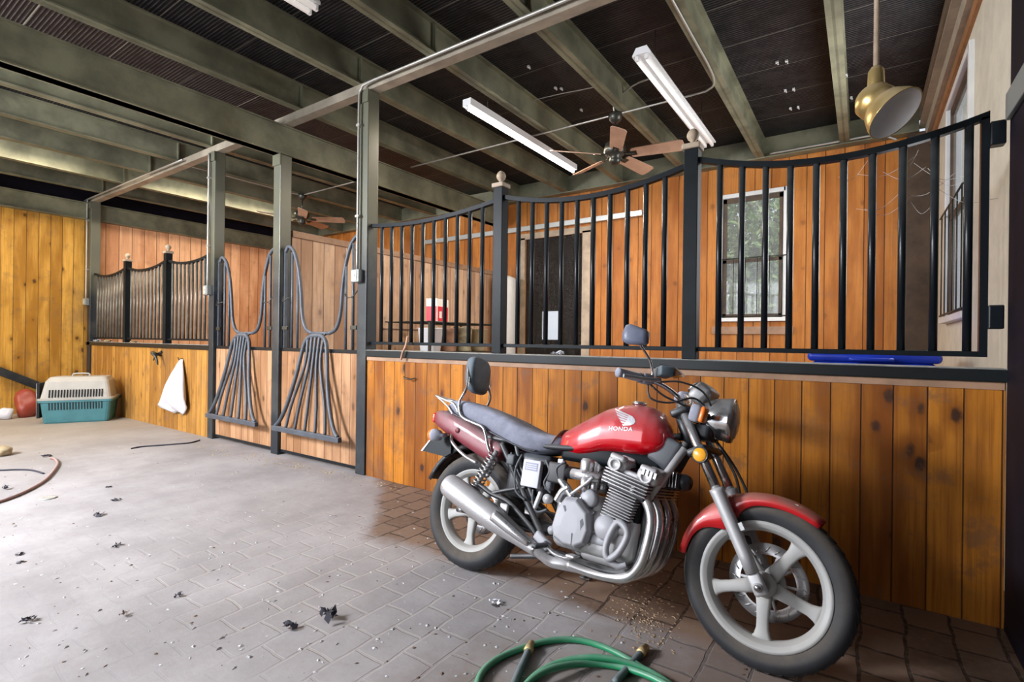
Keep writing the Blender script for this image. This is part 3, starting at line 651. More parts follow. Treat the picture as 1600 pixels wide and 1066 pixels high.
MB().bb(-Lc-.03, -Lc+.0, -Wc+.05, Wc-.05, .08, .58).build('door_opening', 'dark_gap', cr)
mb = MB()
for i in range(8): mb.tube([(-Lc-.035, -.2+.4*i/7, .08), (-Lc-.035, -.2+.4*i/7, .58)], .004, 5, False)
for z in (.1, .33, .56): mb.tube([(-Lc-.035, -.21, z), (-Lc-.035, .21, z)], .004, 5, False)
mb.build('wire_door', 'galv', cr)
MB().tube([(-.1, 0, .66), (-.08, 0, .70), (.08, 0, .70), (.1, 0, .66)], .012, 8).build('handle', 'crate_grey', cr)
def blob(name, mat, loc, dims, lb, cat, seed, amp=.25):
    bm = bmesh.new(); bmesh.ops.create_icosphere(bm, subdivisions=3, radius=1); rd = random.Random(seed)
    K = [(Vector((rd.uniform(-1, 1), rd.uniform(-1, 1), rd.uniform(-1, 1)))*4, rd.uniform(0, 6)) for _ in range(6)]
    for v in bm.verts:
        d = 1+amp*sum(math.sin(v.co.dot(k)+p) for k, p in K)/6*1.8
        v.co = Vector((v.co.x*dims[0]*d, v.co.y*dims[1]*d, max(v.co.z*dims[2]*d, -dims[2]*.8)))
    z = min(v.co.z for v in bm.verts)
    for v in bm.verts: v.co.z -= z
    me = bpy.data.meshes.new(name); bm.to_mesh(me); bm.free(); me.materials.append(M[mat]); me.polygons.foreach_set('use_smooth', [True]*len(me.polygons))
    ob = bpy.data.objects.new(name, me); col.objects.link(ob); ob.location = loc; return tag(ob, lb, cat)
blob('feed_bag', 'red_bag', (-10.75, 2.28, 0), (.2, .16, .22), 'crumpled red plastic bag lying behind the pet carrier', 'bag', 4)
blob('white_bundle', 'white_bag', (-10.62, 2.02, 0), (.09, .08, .1), 'small white bundle beside the red bag', 'bag', 9)
blob('tan_lump', 'cardboard', (-7.45, 1.40, 0), (.12, .08, .05), 'tan lump on the floor at the left edge', 'lump', 2)
dg = MB(); dg.add([(-11.17, 1.0, 1.22), (-11.17, 1.0, 1.36), (-11.17, 3.12, .02), (-11.17, 3.12, .16), (-11.12, 1.0, 1.22), (-11.12, 1.0, 1.36), (-11.12, 3.12, .02), (-11.12, 3.12, .16)], [(0, 1, 3, 2), (4, 5, 7, 6), (0, 1, 5, 4), (2, 3, 7, 6), (0, 2, 6, 4), (1, 3, 7, 5)], False)
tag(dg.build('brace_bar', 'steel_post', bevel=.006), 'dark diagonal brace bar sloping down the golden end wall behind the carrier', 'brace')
# white bag hanging from a hook
wb = thing('hanging_bag', (-7.56, YP-.05, .0), 'white plastic bag hanging on the golden boards below the far ledge', 'bag')
prof = [(1.0, -.015, .05, .02), (.94, -.05, .08, .05), (.80, -.17, .15, .09), (.64, -.27, .20, .12), (.50, -.36, .24, .13), (.42, -.48, .26, .11), (.36, -.66, .26, .07), (.325, -.60, .22, .06), (.30, -.30, .17, .05), (.275, -.20, .06, .02)]
rings = []
for z, xl, xr, t_ in prof:
    rg = []
    for j in range(20):
        a = 2*math.pi*j/20; cx = (xl+xr)/2; hw = (xr-xl)/2
        rg.append(Vector((cx+hw*math.cos(a), -t_*.55+t_*.5*math.sin(a)*(1+.45*math.sin(6*a+z*7)), z-.03+(.02*math.sin(3*a+z*20) if z < .5 else 0))))
    rings.append(rg)
MB().loft(rings).build('bag', 'white_bag', wb)
MB().tube([(.0, .01, .98), (0, -.04, .97), (0, -.05, 1.0)], .006, 6).build('hook', 'fan_dark', wb)
hk = MB(); hk.tube([(-8.20, YP-.05, 1.00), (-8.22, YP-.12, 1.03), (-8.16, YP-.17, 1.04), (-8.09, YP-.16, .98), (-8.05, YP-.15, .88)], [.012, .022, .03, .018, .008], 8); hk.tube([(-8.18, YP-.05, 1.06), (-8.25, YP-.1, 1.0), (-8.28, YP-.12, .93)], [.02, .016, .006], 8)
tag(hk.build('iron_hook', 'fan_dark'), 'black wrought iron hook on the boards, left of the hanging white bag', 'hook')
tag(MB().tube([(-3.30, YP-.045, .93), (-3.27, YP-.09, .95), (-3.22, YP-.09, .93), (-3.16, YP-.06, .94)], .006, 6).build('iron_hook', 'fan_dark'), 'small black hook on the boards left of the motorcycle', 'hook')
# ------------------------------------------------------------------ hoses and litter on the floor
def floorpt(px, py, z=0):
    dx, dy = px-800, py-533; c_, s_ = math.cos(ROLL), math.sin(ROLL)
    x = dx*c_+dy*s_; y = -dx*s_+dy*c_
    d = 797*(CH-z)/y; p = Fv*d+Rv*(x/797*d); return (p.x, p.y, z)
def loc_pts(o, L): return [Vector(p)-o.location for p in L]
tp = Vector(floorpt(880, 1004)); ctr_ = tp-Fv*.335
hg = thing('garden_hose', (ctr_.x, ctr_.y, 0), 'bright green garden hose coiled at the bottom of the photo', 'hose')
P = []
for i in range(88):
    a = R_(262)-i*R_(11.5); k = i/31.3; rr = .335-.020*min(k, 1)+.010*math.sin(i*.9)-.022*max(k-1, 0)
    ox, oy = (.10*min(max(k-.8, 0)*2, 1), -.12*min(max(k-.8, 0)*2, 1))
    P.append(ctr_+Rv*(rr*1.03*math.cos(a)+ox)+Fv*(rr*math.sin(a)+oy)+Uv*(.0135+.024*min(max(k-.75, 0)*3, 1)*(.5+.5*math.sin(i*.7))))
MB().tube(loc_pts(hg, P), .0125, 10, sub=3).build('hose_loop', 'hose_green', hg)
def nozzle(a, b, lb, mat='hose_teal'):
    o = thing('hose_end', a, lb, 'hose'); A = Vector(b)-Vector(a)
    MB().tube([(0, 0, 0), tuple(A*.35), tuple(A)], .014, 10).build('hose_length', mat, o)
    MB().lathe([(0, -.05), (.014, -.05), (.015, -.02), (.019, -.018), (.019, .01), (.012, .012), (0, .012)], (0, 0, 0), A, 14, False).build('brass_fitting', 'brass', o)
nozzle(floorpt(826, 1016, .016), floorpt(800, 1075, .016), 'dark teal hose end with brass fitting inside the green coil')
nozzle(floorpt(1002, 1020, .016), floorpt(960, 1068, .016), 'dark hose end poking out right of the green coil')
def hose(name, L, r, mat, lb): tag(MB().tube([floorpt(*p, r) for p in L], r, 8).build(name, mat), lb, 'hose')
hose('old_hose', [(-40, 795), (5, 782), (40, 768), (68, 752), (82, 738), (90, 725), (86, 718), (80, 716)], .012, 'hose_red', 'faded red hose curving over the dusty floor at left')
hose('old_hose', [(-40, 735), (0, 735), (25, 734), (50, 735), (68, 740)], .008, 'dark_clump', 'thin dark hose lying straight at the left edge')
hose('cable', [(205, 701), (222, 698), (250, 696), (275, 694), (297, 692), (312, 688)], .008, 'dark_clump', 'dark cable on the floor between the carrier and the yoke gates')
darks = [(512, 968, .055, 'largest dark clump of debris, on the floor at lower centre'), (451, 983, .035, 'dark clump just left of the largest dark clump'), (155, 806, .035, 'dark leaf clump on the floor right of the faded hose'),
         (183, 854, .025, 'small dark clump on the dusty floor, lower left'), (44, 972, .028, 'dark clump near the lower left corner'), (278, 933, .02, 'small dark clump left of centre near the bottom'),
         (10, 765, .035, 'dark clump at the left edge beside the hose loop'), (30, 867, .02, 'uppermost of two dark bits at lower left'), (30, 880, .02, 'lower of two dark bits at lower left'), (182, 783, .03, 'thin dark leaf lying above the dark clump'),
         (170, 762, .02, 'tiny dark bit beyond the thin dark leaf'), (73, 714, .04, 'dark bit lying by the end of the faded hose'), (195, 962, .02, 'brownish bit near the bottom left')]
for i, (px, py, r, lb) in enumerate(darks):
    clump('debris_clump', 'dark_clump' if i != 12 else 'brown_leaf', floorpt(px, py), r, lb, 'debris', 'dark clumps on the dusty floor', n=14, fl=.6, seed=20+i)
lids = [(75, 779, .05, 'pale round metal disc lying on the floor at left'), (770, 942, .035, 'white feather on the floor left of the motorcycle engine')]
tag(MB().lathe([(0, 0), (.05, 0), (.055, .004), (.05, .010), (.04, .008), (0, .008)], floorpt(75, 779), (0, 0, 1), 20, False).build('metal_disc', 'galv'), lids[0][3], 'disc')
clump('feather', 'white_bag', floorpt(772, 943), .03, lids[1][3], 'feather', n=10, fl=.3, seed=77)
def litter(name, mat, n, reg, s0, s1, lb, seed, cat='litter'):
    rd = random.Random(seed); mb = MB(); k = 0
    while k < n:
        px, py = reg(rd); x, y, _ = floorpt(px, py)
        if x < -11 or y > 3.1 or x > .45: continue
        k += 1; s = rd.uniform(s0, s1); a = rd.uniform(0, 6.28); e = rd.uniform(.25, .9); d = Vector((math.cos(a), math.sin(a), 0))*s; f = Vector((-math.sin(a), math.cos(a), 0))*s*e; c = Vector((x, y, .001)); u = Vector((0, 0, s*rd.uniform(.15, .5)))
        mb.add([c-d, c-f, c+d, c+f, c+u], [(0, 1, 4), (1, 2, 4), (2, 3, 4), (3, 0, 4), (3, 2, 1, 0)], False)
    tag(mb.build(name, mat), lb, cat, kind='stuff')
litter('pale_litter', 'litter', 420, lambda r: (r.uniform(-20, 1000), 660+400*r.random()**1.3), .003, .014, 'pale bits of litter scattered over the dusty floor', 1)
litter('brown_litter', 'brown_leaf', 160, lambda r: (r.uniform(-20, 1300), 670+390*r.random()**1.2), .003, .012, 'brown leaf bits scattered over the floor', 2)
litter('wood_chips', 'hay', 300, lambda r: (r.gauss(1010, 28), r.gauss(965, 24)), .003, .011, 'wood shavings piled on the pavers behind the front wheel', 3)
litter('chaff', 'straw', 260, lambda r: ((lambda u: (300+330*u, 690+62*u+r.gauss(0, 4)+8))(r.random())), .004, .016, 'straw chaff gathered along the foot of the stall doors', 4)
# cobwebs
mb = MB(); rd = random.Random(5)
for i in range(11):
    x = .0+rd.uniform(-.12, .3); z = 2.22-rd.random()*.25; x2 = x+rd.uniform(.08, .25); z2 = z+rd.uniform(-.12, .08)
    mb.tube([(x, YP+.02, z), ((x+x2)/2, YP+.03, (z+z2)/2-.05), (x2, YP+.02, z2)], .0008, 4)
tag(mb.build('cobweb', 'cobweb'), 'dusty cobweb strands in the top of the right-hand grille', 'cobweb', kind='stuff')
# ------------------------------------------------------------------ outdoors behind the windows
struct('ground', MB().bb(-30, 20, 7.7, 40, -.3, -.1), 'grass')
def tree(loc, lb, r, zc, seed, n=7500):
    o = thing('tree', loc, lb, 'tree'); rd = random.Random(seed); mb = MB()
    for i in range(n):
        u = Vector((rd.gauss(0, 1), rd.gauss(0, 1), rd.gauss(0, 1))).normalized()*(rd.random()**.45)
        c = Vector((u.x*r, u.y*r*.7, zc+u.z*r*1.35)); s = rd.uniform(.06, .12)
        if c.z < .1: continue
        a = Vector((rd.uniform(-1, 1), rd.uniform(-1, 1), rd.uniform(-1, 1))).normalized(); b = a.orthogonal().normalized()
        mb.add([c-a*s, c+b*s*.5, c+a*s, c-b*s*.5], [(0, 1, 2, 3)], False)
    mb.build('crown', 'leaves', o)
    MB().tube([(0, 0, 0), (.05, 0, zc*.5), (0, .05, zc)], [.12, .09, .05], 10).build('trunk', 'dark_wood', o)
tree((-2.1, 11.3, -.1), 'leafy green tree outside the back window, left half', 1.9, 3.0, 1)
tree((-.9, 15.2, -.1), 'leafy green tree outside the back window, right half', 1.9, 2.8, 2)
tree((3.3, 9.2, -.1), 'leafy tree outside the right wall window', 1.3, 2.3, 3, 2500)
#@@BIKE
# ------------------------------------------------------------------ the motorcycle
LEAN, HEAD, STEER = .262, -.0095, -.06
bk = thing('motorcycle', (-1.8093, 2.2013, .003), 'dusty red motorcycle leaning on its stand in front of the wooden partition', 'motorcycle')
bk.rotation_euler = (-LEAN, 0, HEAD)
RK = R_(28); A0 = Vector((1.602, 0, 0)); SX = Matrix.Translation(A0) @ Matrix.Rotation(STEER, 4, Vector((-math.sin(RK), 0, math.cos(RK)))) @ Matrix.Translation(-A0)
def wheel(name, c, X, rt, tw, rr, disc_y, drr):
    cx, cz = c
    ctr = (cx, 0, cz); hw = tw/2; ri = rr
    # rim + spokes + hub
    mb = MB(X)
    mb.lathe([(rr-.020, -.034), (rr-.008, -.042), (rr+.005, -.045), (rr+.006, -.038), (rr-.012, -.030), (rr-.022, 0), (rr-.012, .030), (rr+.006, .038), (rr+.005, .045), (rr-.008, .042), (rr-.020, .034), (rr-.034, .016), (rr-.034, -.016), (rr-.020, -.034)], ctr, (0, 1, 0), 72, False)
    mb.lathe([(.0, -.062), (.028, -.062), (.034, -.055), (.046, -.035), (.05, 0), (.046, .035), (.034, .055), (0, .055)], ctr, (0, 1, 0), 28, False)
    for k in range(5):
        a = R_(-90+72*k); rot = Matrix.Rotation(-a, 3, 'Y'); ringz = []
        for (r_, w_, d_, y_) in ((.035, .032, .020, .0), (.075, .027, .018, -.004), (.13, .023, .015, -.004), (rr-.07, .024, .014, -.0), (rr-.045, .031, .016, 0), (rr-.024, .050, .018, 0)):
            rg = []
            for j in range(12):
                t_ = 2*math.pi*j/12; p = Vector((r_, y_+d_*math.copysign(abs(math.sin(t_))**.5, math.sin(t_)), w_*math.copysign(abs(math.cos(t_))**.7, math.cos(t_)))); q = rot @ p
                rg.append(Vector((cx+q.x, q.y, cz+q.z)))
            ringz.append(rg)
        mb.loft(ringz)
    wh = mb.build(name, 'wheel_alloy', bk)
    ty = MB(X); k = rt-.0
    ty.lathe([(rr-.01, -.034), (rr+.01, -hw*.80), (rr+(rt-rr)*.38, -hw*.985), (rr+(rt-rr)*.62, -hw*.97), (rr+(rt-rr)*.85, -hw*.74), (rt-.003, -hw*.38), (rt, 0), (rt-.003, hw*.38), (rr+(rt-rr)*.85, hw*.74), (rr+(rt-rr)*.62, hw*.97), (rr+(rt-rr)*.38, hw*.985), (rr+.01, hw*.80), (rr-.01, .034)], ctr, (0, 1, 0), 80, False)
    # tread blocks
    for i in range(44):
        a = 2*math.pi*i/44
        for s in (-1, 1):
            p = [(rt-.0005, .010), (rt-.006, hw*.5), (rt-.018, hw*.72)]
            ty.tube([(cx+r_*math.cos(a+s*.0+q*.10), s*y_, cz+r_*math.sin(a+q*.10)) for q, (r_, y_) in enumerate(p)], .0035, 4, False)
    ty.build('tyre', 'rubber', wh)
    d = MB(X); d.lathe([(drr-.045, disc_y), (drr, disc_y), (drr, disc_y+.005), (drr-.045, disc_y+.005), (drr-.045, disc_y)], ctr, (0, 1, 0), 48, False)
    for i in range(20):
        a = 2*math.pi*i/20
        d.tube([(cx+(drr-.012)*math.cos(a), disc_y-.001, cz+(drr-.012)*math.sin(a)), (cx+(drr-.036)*math.cos(a+.12), disc_y-.001, cz+(drr-.036)*math.sin(a+.12))], .0028, 5, False)
    d.build('brake_disc', 'chrome_dusty', wh)
    e = MB(X); e.lathe([(.045, disc_y-.004), (.068, disc_y-.004), (.068, disc_y+.003), (.045, disc_y+.003), (.045, disc_y-.004)], ctr, (0, 1, 0), 30, False)
    for i in range(10):
        a = 2*math.pi*i/10
        e.box((cx+.083*math.cos(a), disc_y, cz+.083*math.sin(a)), (.045, .005, .010), Matrix.Rotation(-a, 3, 'Y'))
    e.build('disc_carrier', 'alloy', wh)
    return wh
wheel('front_wheel', (1.495, .316), SX, .318, .108, .236, .058, .150)
wheel('rear_wheel', (0, .314), None, .314, .135, .222, .075, .135)
# axles
MB(SX).tube([(1.495, -.135, .316), (1.495, .13, .316)], .012, 12, False).build('front_axle', 'chrome', bk)
MB().tube([(0, -.14, .314), (0, .14, .314)], .013, 12, False).build('rear_axle', 'chrome', bk)
# fork
def fk(z, y, dx=0): return (1.495+dx-(z-.316)*math.tan(RK), y, z)
fork = MB(SX)
for y in (-.105, .105):
    fork.tube([fk(1.0, y), fk(.58, y)], .0205, 16, False)
fo = fork.build('fork_tubes', 'chrome', bk)
for y in (-.105, .105):
    m = MB(SX)
    m.tube([fk(.655, y), fk(.64, y), fk(.60, y), fk(.42, y), fk(.36, y)], [.030, .030, .0285, .027, .026], 18, False)
    m.rbox(fk(.325, y, .0), (.052, .034, .085), .012, Matrix.Rotation(-RK, 3, 'Y'))
    m.lathe([(0, -.026), (.017, -.026), (.017, .02), (0, .02)], fk(.316, y), (0, 1, 0), 18, False)
    m.box(fk(.52, y, .025), (.04, .02, .03), Matrix.Rotation(-RK, 3, 'Y'))
    m.build('fork_slider', 'alloy', fo)
m = MB(SX)
for z in (.80, .965):
    p = fk(z, 0)
    m.rbox((p[0]-.012, 0, z), (.085, .27, .035), .012, Matrix.Rotation(-RK, 3, 'Y'))
m.tube([(1.175, 0, .79), (1.09, 0, .99)], .028, 14, False)
m.build('triple_clamp', 'plastic_black', fo)
MB(SX).lathe([(0, 0), (.030, 0), (.030, .006), (.024, .011), (0, .012)], (fk(.785, -.13)[0], -.128, .785), (0, -1, 0), 24, False).build('side_reflector', 'reflector', fo)
MB(SX).lathe([(.033, 0), (.036, 0), (.036, .006), (.030, .009), (.030, .006), (.033, 0)], (fk(.785, -.13)[0], -.126, .785), (0, -1, 0), 24, False).build('reflector_rim', 'plastic_black', fo)
# front fender
m = MB(SX); rings = []; NA = 26
for i in range(NA+1):
    a = R_(172-118*i/NA); t_ = i/NA
    sk = .030+.075*math.exp(-((t_-.40)/.13)**2)+.012*math.sin(math.pi*t_)
    w_ = .062*(1-.35*abs(2*t_-1)**4); R0 = .342
    sec = [(R0-sk, -w_-.002), (R0-sk*.5, -w_-.002), (R0-.012, -w_), (R0, -w_*.72), (R0+.008, -w_*.3), (R0+.010, 0), (R0+.008, w_*.3), (R0, w_*.72), (R0-.012, w_), (R0-sk*.5, w_+.002), (R0-sk, w_+.002),
           (R0-sk, w_-.003), (R0-.016, w_-.006), (R0-.004, w_*.6), (R0+.004, 0), (R0-.004, -w_*.6), (R0-.016, -w_+.006), (R0-sk, -w_+.003)]
    rings.append([Vector((1.495+r_*math.cos(a), y_, .316+r_*math.sin(a))) for r_, y_ in sec])
m.loft(rings); ff = m.build('front_fender', 'fender_red', bk)
m = MB(SX)
for y in (-.082, .082):
    for z in (.49, .535): m.lathe([(0, -.010), (.009, -.010), (.009, .012), (0, .012)], fk(z, y, -.03), (0, 1, 0), 10, False)
m.build('fender_bolts', 'chrome', ff)
# caliper on the far side
MB(SX).rbox((1.40, .10, .42), (.07, .06, .11), .015, Matrix.Rotation(R_(-20), 3, 'Y')).build('brake_caliper', 'engine_dark', bk)
MB(SX).tube([(1.41, .10, .47), (1.40, .13, .60), (1.33, .12, .75), (1.22, .06, .90), (1.15, 0, 1.0)], .006, 8).build('brake_hose', 'plastic_black', bk)
# headlight
hc = Vector((1.275, 0, .957)); hx = Vector((1, .16, -.06))
hl = MB(SX).lathe([(0, -.085), (.025, -.083), (.055, -.068), (.08, -.035), (.092, .0), (.096, .035), (.099, .045), (.099, .062), (.093, .066)], hc, hx, 40, False).build('headlight', 'chrome', bk, solid=.002)
MB(SX).lathe([(.092, .062), (.075, .076), (.045, .085), (0, .089)], hc, hx, 40, False).build('headlight_lens', 'lamp_glass', hl)
m = MB(SX); m.tube([(1.20, -.10, .93), (1.27, -.105, .955)], .012, 10, False); m.tube([(1.20, .10, .93), (1.27, .105, .955)], .012, 10, False)
m.rbox((1.215, 0, .885), (.10, .17, .07), .02); m.build('headlight_bracket', 'plastic_black', hl)
# front turn signals
for s in (-1, 1):
    m = MB(SX); m.rbox((1.235, s*.185, .955), (.048, .060, .075), .016, Matrix.Rotation(R_(12), 3, 'Y')); m.tube([(1.20, s*.11, .94), (1.225, s*.16, .95)], .011, 8, False)
    g = m.build('turn_signal', 'grip', bk); MB(SX).rbox((1.266, s*.185, .950), (.022, .056, .068), .009, Matrix.Rotation(R_(12), 3, 'Y')).build('signal_lens', 'lens_orange', g)
# instrument pod
ip = MB(SX).rbox((1.195, .03, 1.065), (.075, .16, .095), .018, Matrix.Rotation(R_(40), 3, 'Y')).build('instrument_pod', 'alloy', bk)
MB(SX).lathe([(0, 0), (.036, 0), (.040, .01), (.034, .014), (0, .014)], (1.165, 0, 1.09), (-.6, 0, .78), 24, False).lathe([(0, 0), (.036, 0), (.040, .01), (.034, .014), (0, .014)], (1.165, .085, 1.09), (-.6, 0, .78), 24, False).build('gauges', 'chrome', ip)
# handlebar, grips, levers, mirrors
HB = [(.955, -.37, 1.085), (1.01, -.27, 1.083), (1.065, -.175, 1.072), (1.115, -.10, 1.035), (1.125, -.05, 1.01), (1.125, 0, 1.008)]
HB = HB+[(x, -y, z) for x, y, z in HB[-2::-1]]
hb = MB(SX).tube(HB, .011, 12).build('handlebar', 'chrome', bk)
for s in (-1, 1):
    MB(SX).tube([(.943, s*.385, 1.086), (.946, s*.378, 1.086), (.953, s*.368, 1.086), (1.0, s*.283, 1.083), (1.003, s*.277, 1.083)], [.012, .023, .0195, .0195, .023], 16, False).build('grip', 'grip', hb)
    MB(SX).rbox((1.022, s*.245, 1.083), (.055, .05, .045), .010, Matrix.Rotation(R_(-58*s), 3, 'Z')).build('switch_housing', 'grip', hb)
    MB(SX).tube([(1.075, s*.215, 1.085), (1.045, s*.29, 1.075), (1.005, s*.37, 1.070), (.985, s*.40, 1.068)], [.009, .008, .006, .008], 8, flat=(.8, 1.2)).build('lever', 'alloy', hb)
m = MB(SX); m.rbox((1.085, -.205, 1.125), (.095, .062, .045), .008, Matrix.Rotation(R_(-50), 3, 'Z')); mc = m.build('brake_reservoir', 'pad_vinyl', hb)
MB(SX).prism([(1.12, -.16, 1.105), (1.165, -.15, 1.120), (1.13, -.16, 1.150), (1.07, -.19, 1.158)], (.0, -.045, 0)).build('reservoir_cover', 'chrome', mc)
m = MB(SX); m.tube([(1.045, -.235, 1.095), (1.043, -.238, 1.125), (1.035, -.26, 1.17), (1.015, -.31, 1.215), (1.01, -.335, 1.225)], .006, 8); mr = m.build('mirror', 'chrome', bk)
q = [(-.062, .012), (-.050, .046), (-.030, .052), (.040, .030), (.056, .016), (.056, -.030), (.045, -.042), (-.035, -.040), (-.060, -.026)]
mc_ = Vector((1.003, -.355, 1.258))
rot = Matrix.Rotation(R_(12), 3, 'Z')
MB(SX).loft([[mc_+rot @ Vector((a*k, yy_, b*k)) for a, b in q] for k, yy_ in ((.55, -.020), (.86, -.014), (1, 0), (1, .010), (.94, .012))]).build('mirror_head', 'mirror_back', mr)
# cables
for i, P in enumerate(([(1.03, -.24, 1.07), (1.05, -.25, 1.0), (1.12, -.20, .99), (1.19, -.10, 1.03), (1.24, -.03, .99)], [(1.07, -.20, 1.08), (1.15, -.17, 1.09), (1.23, -.10, 1.06), (1.26, -.06, .97), (1.20, -.04, .86)], [(1.05, .2, 1.06), (1.15, .18, 1.10), (1.24, .1, 1.05), (1.22, .05, .92)], [(1.02, -.23, 1.075), (1.09, -.20, 1.02), (1.17, -.12, .98), (1.15, -.05, .90)])):
    MB(SX).tube(P, .0045, 7).build('control_cable', 'frame_black', bk)
MB(SX).tube([(1.26, .03, .86), (1.36, .0, .72), (1.38, .02, .60), (1.33, .05, .55)], .006, 7).build('speedometer_cable', 'plastic_black', bk)
# tank
TS = [(.485, .790, .722, .055), (.52, .812, .702, .072), (.58, .850, .692, .095), (.64, .886, .694, .112), (.70, .922, .708, .124), (.76, .955, .728, .134), (.84, .982, .737, .141), (.92, .990, .737, .142), (.98, .982, .740, .138), (1.03, .955, .752, .126), (1.065, .915, .776, .105), (1.085, .870, .805, .07)]
def tank_at(x):
    for i in range(len(TS)-1):
        if TS[i][0] <= x <= TS[i+1][0]:
            u = (x-TS[i][0])/(TS[i+1][0]-TS[i][0]); u = u; return [TS[i][k]*(1-u)+TS[i+1][k]*u for k in (1, 2, 3)]
def tsec(zt, zb, hw, th):
    zc = zb+(zt-zb)*.40; c, s = math.cos(th), math.sin(th)
    y = hw*math.copysign(abs(c)**.80, c); h = (zt-zc) if s > 0 else (zc-zb)
    return y, zc+h*math.copysign(abs(s)**(.85 if s > 0 else .6), s)
rings = []; n_ = 40
xs = [TS[0][0]+(TS[-1][0]-TS[0][0])*i/46 for i in range(47)]
for x in xs:
    zt, zb, hw = tank_at(min(max(x, TS[0][0]), TS[-1][0]-1e-6))
    rings.append([Vector((x, *tsec(zt, zb, hw, 2*math.pi*j/n_))) for j in range(n_)])
def capring(r, k, dx):
    c = sum(r, Vector())/len(r); return [c+(p-c)*k+Vector((dx, 0, 0)) for p in r]
rings = [capring(rings[0], .6, -.010)]+rings+[capring(rings[-1], .75, .012), capring(rings[-1], .4, .018)]
tk_ = MB().loft(rings).build('fuel_tank', 'tank_red', bk, sub=1)
def tank_y(x, z):
    zt, zb, hw = tank_at(x); zc = zb+(zt-zb)*.40
    if z >= zc: s = min(((z-zc)/(zt-zc))**(1/.85), 1)
    else: s = min(((zc-z)/(zc-zb))**(1/.6), 1)
    return hw*max(1-s*s, 0)**.40
MB().lathe([(0, 0), (.036, 0), (.036, .010), (.028, .016), (0, .017)], (.905, -.02, .986), (0, 0, 1), 24, False).build('fuel_cap', 'chrome', tk_)
# tank emblem: wing and lettering
def on_tank(poly2, off=.0016, name='tank_emblem', mat='badge', cuts=1):
    bm = bmesh.new()
    for P2 in poly2:
        vs = [bm.verts.new((x, 0, z)) for x, z in P2]
        try: bm.faces.new(vs)
        except Exception: pass
    bmesh.ops.triangulate(bm, faces=bm.faces[:])
    for _ in range(2): bmesh.ops.subdivide_edges(bm, edges=[e for e in bm.edges if e.calc_length() > .006], cuts=1)
    for v in bm.verts: v.co.y = -(tank_y(v.co.x, v.co.z)+off)
    me = bpy.data.meshes.new(name); bm.to_mesh(me); bm.free(); me.materials.append(M[mat])
    ob = bpy.data.objects.new(name, me); col.objects.link(ob); ob.parent = tk_; return ob
feath = []
for k in range(6):
    x0, z0 = .808+.0135*k, .952-.0155*k
    x1, z1 = .908-.002*k, .920-.0085*k
    dx, dz = x1-x0, z1-z0
    feath.append([(x0, z0), (x0+dx*.5, z0+dz*.5), (x1, z1), (x1, z1-.0055), (x0+dx*.5, z0+dz*.5-.0085), (x0+.010, z0-.0095)])
feath.append([(.900, .922), (.918, .917), (.932, .905), (.938, .892), (.932, .880), (.918, .873), (.898, .869), (.880, .866), (.890, .878), (.896, .898)])
on_tank(feath, name='wing_emblem')
tc = bpy.data.curves.new('lettering', 'FONT'); tc.body = 'HONDA'; tc.size = .034; tc.space_character = 1.05; tc.offset = .0002
to = bpy.data.objects.new('tmp_text', tc); col.objects.link(to); dg_ = bpy.context.evaluated_depsgraph_get(); dg_.update()
me = bpy.data.meshes.new_from_object(to.evaluated_get(dg_)); wdt = max(v.co.x for v in me.vertices); hgt = max(v.co.y for v in me.vertices)
polys = [[(  .810+me.vertices[i].co.x/wdt*.122, .838+me.vertices[i].co.x/wdt*.008+me.vertices[i].co.y/hgt*.019) for i in p.vertices] for p in me.polygons]
bpy.data.objects.remove(to); on_tank(polys, .0024, 'lettering')
# seat
SS = [(-.27, .885, .855, .085), (-.25, .910, .835, .105), (-.18, .922, .815, .122), (-.08, .915, .792, .134), (.03, .893, .765, .140), (.13, .870, .735, .140), (.22, .846, .702, .142), (.32, .812, .675, .142), (.40, .790, .668, .132), (.47, .784, .682, .110), (.53, .788, .715, .08), (.545, .785, .73, .06)]
rings = []
for x, zt, zb, hw in SS:
    rg = []
    for j in range(28):
        th = 2*math.pi*j/28; c, s = math.cos(th), math.sin(th); zc = (zt+zb)/2; h = (zt-zb)/2
        rg.append(Vector((x, hw*math.copysign(abs(c)**.55, c), zc+h*math.copysign(abs(s)**.6, s))))
    rings.append(rg)
rings = [capring(rings[0], .6, -.008)]+rings+[capring(rings[-1], .6, .008)]
st_ = MB().loft(rings).build('seat', 'seat_vinyl', bk, sub=1)
MB().tube([(-.24, -.118, .842), (-.1, -.128, .805), (.1, -.131, .755), (.3, -.132, .700), (.42, -.122, .688)], .005, 6).build('seat_piping', 'plastic_black', st_)
# tail cowl
TC = [(-.385, .822, .775, .05), (-.37, .842, .755, .085), (-.32, .850, .735, .105), (-.24, .840, .700, .118), (-.14, .815, .668, .124), (-.04, .785, .635, .128), (.06, .752, .600, .132), (.13, .728, .585, .135), (.19, .700, .610, .136), (.222, .688, .65, .134)]
rings = []
for x, zt, zb, hw in TC:
    rings.append([Vector((x, hw*math.copysign(abs(math.cos(2*math.pi*j/28))**.4, math.cos(2*math.pi*j/28)), (zt+zb)/2+(zt-zb)/2*math.copysign(abs(math.sin(2*math.pi*j/28))**.6, math.sin(2*math.pi*j/28)))) for j in range(28)])
tl = MB().loft(rings).build('tail_cowl', 'tail_red', bk, sub=1)
MB().rbox((-.385, 0, .795), (.03, .15, .06), .012).build('tail_light', 'lens_red', tl)
MB().lathe([(0, 0), (.016, 0), (.016, .004), (0, .005)], (-.13, -.125, .735), (0, -1, 0), 16, False).build('seat_lock', 'tail_red', tl)
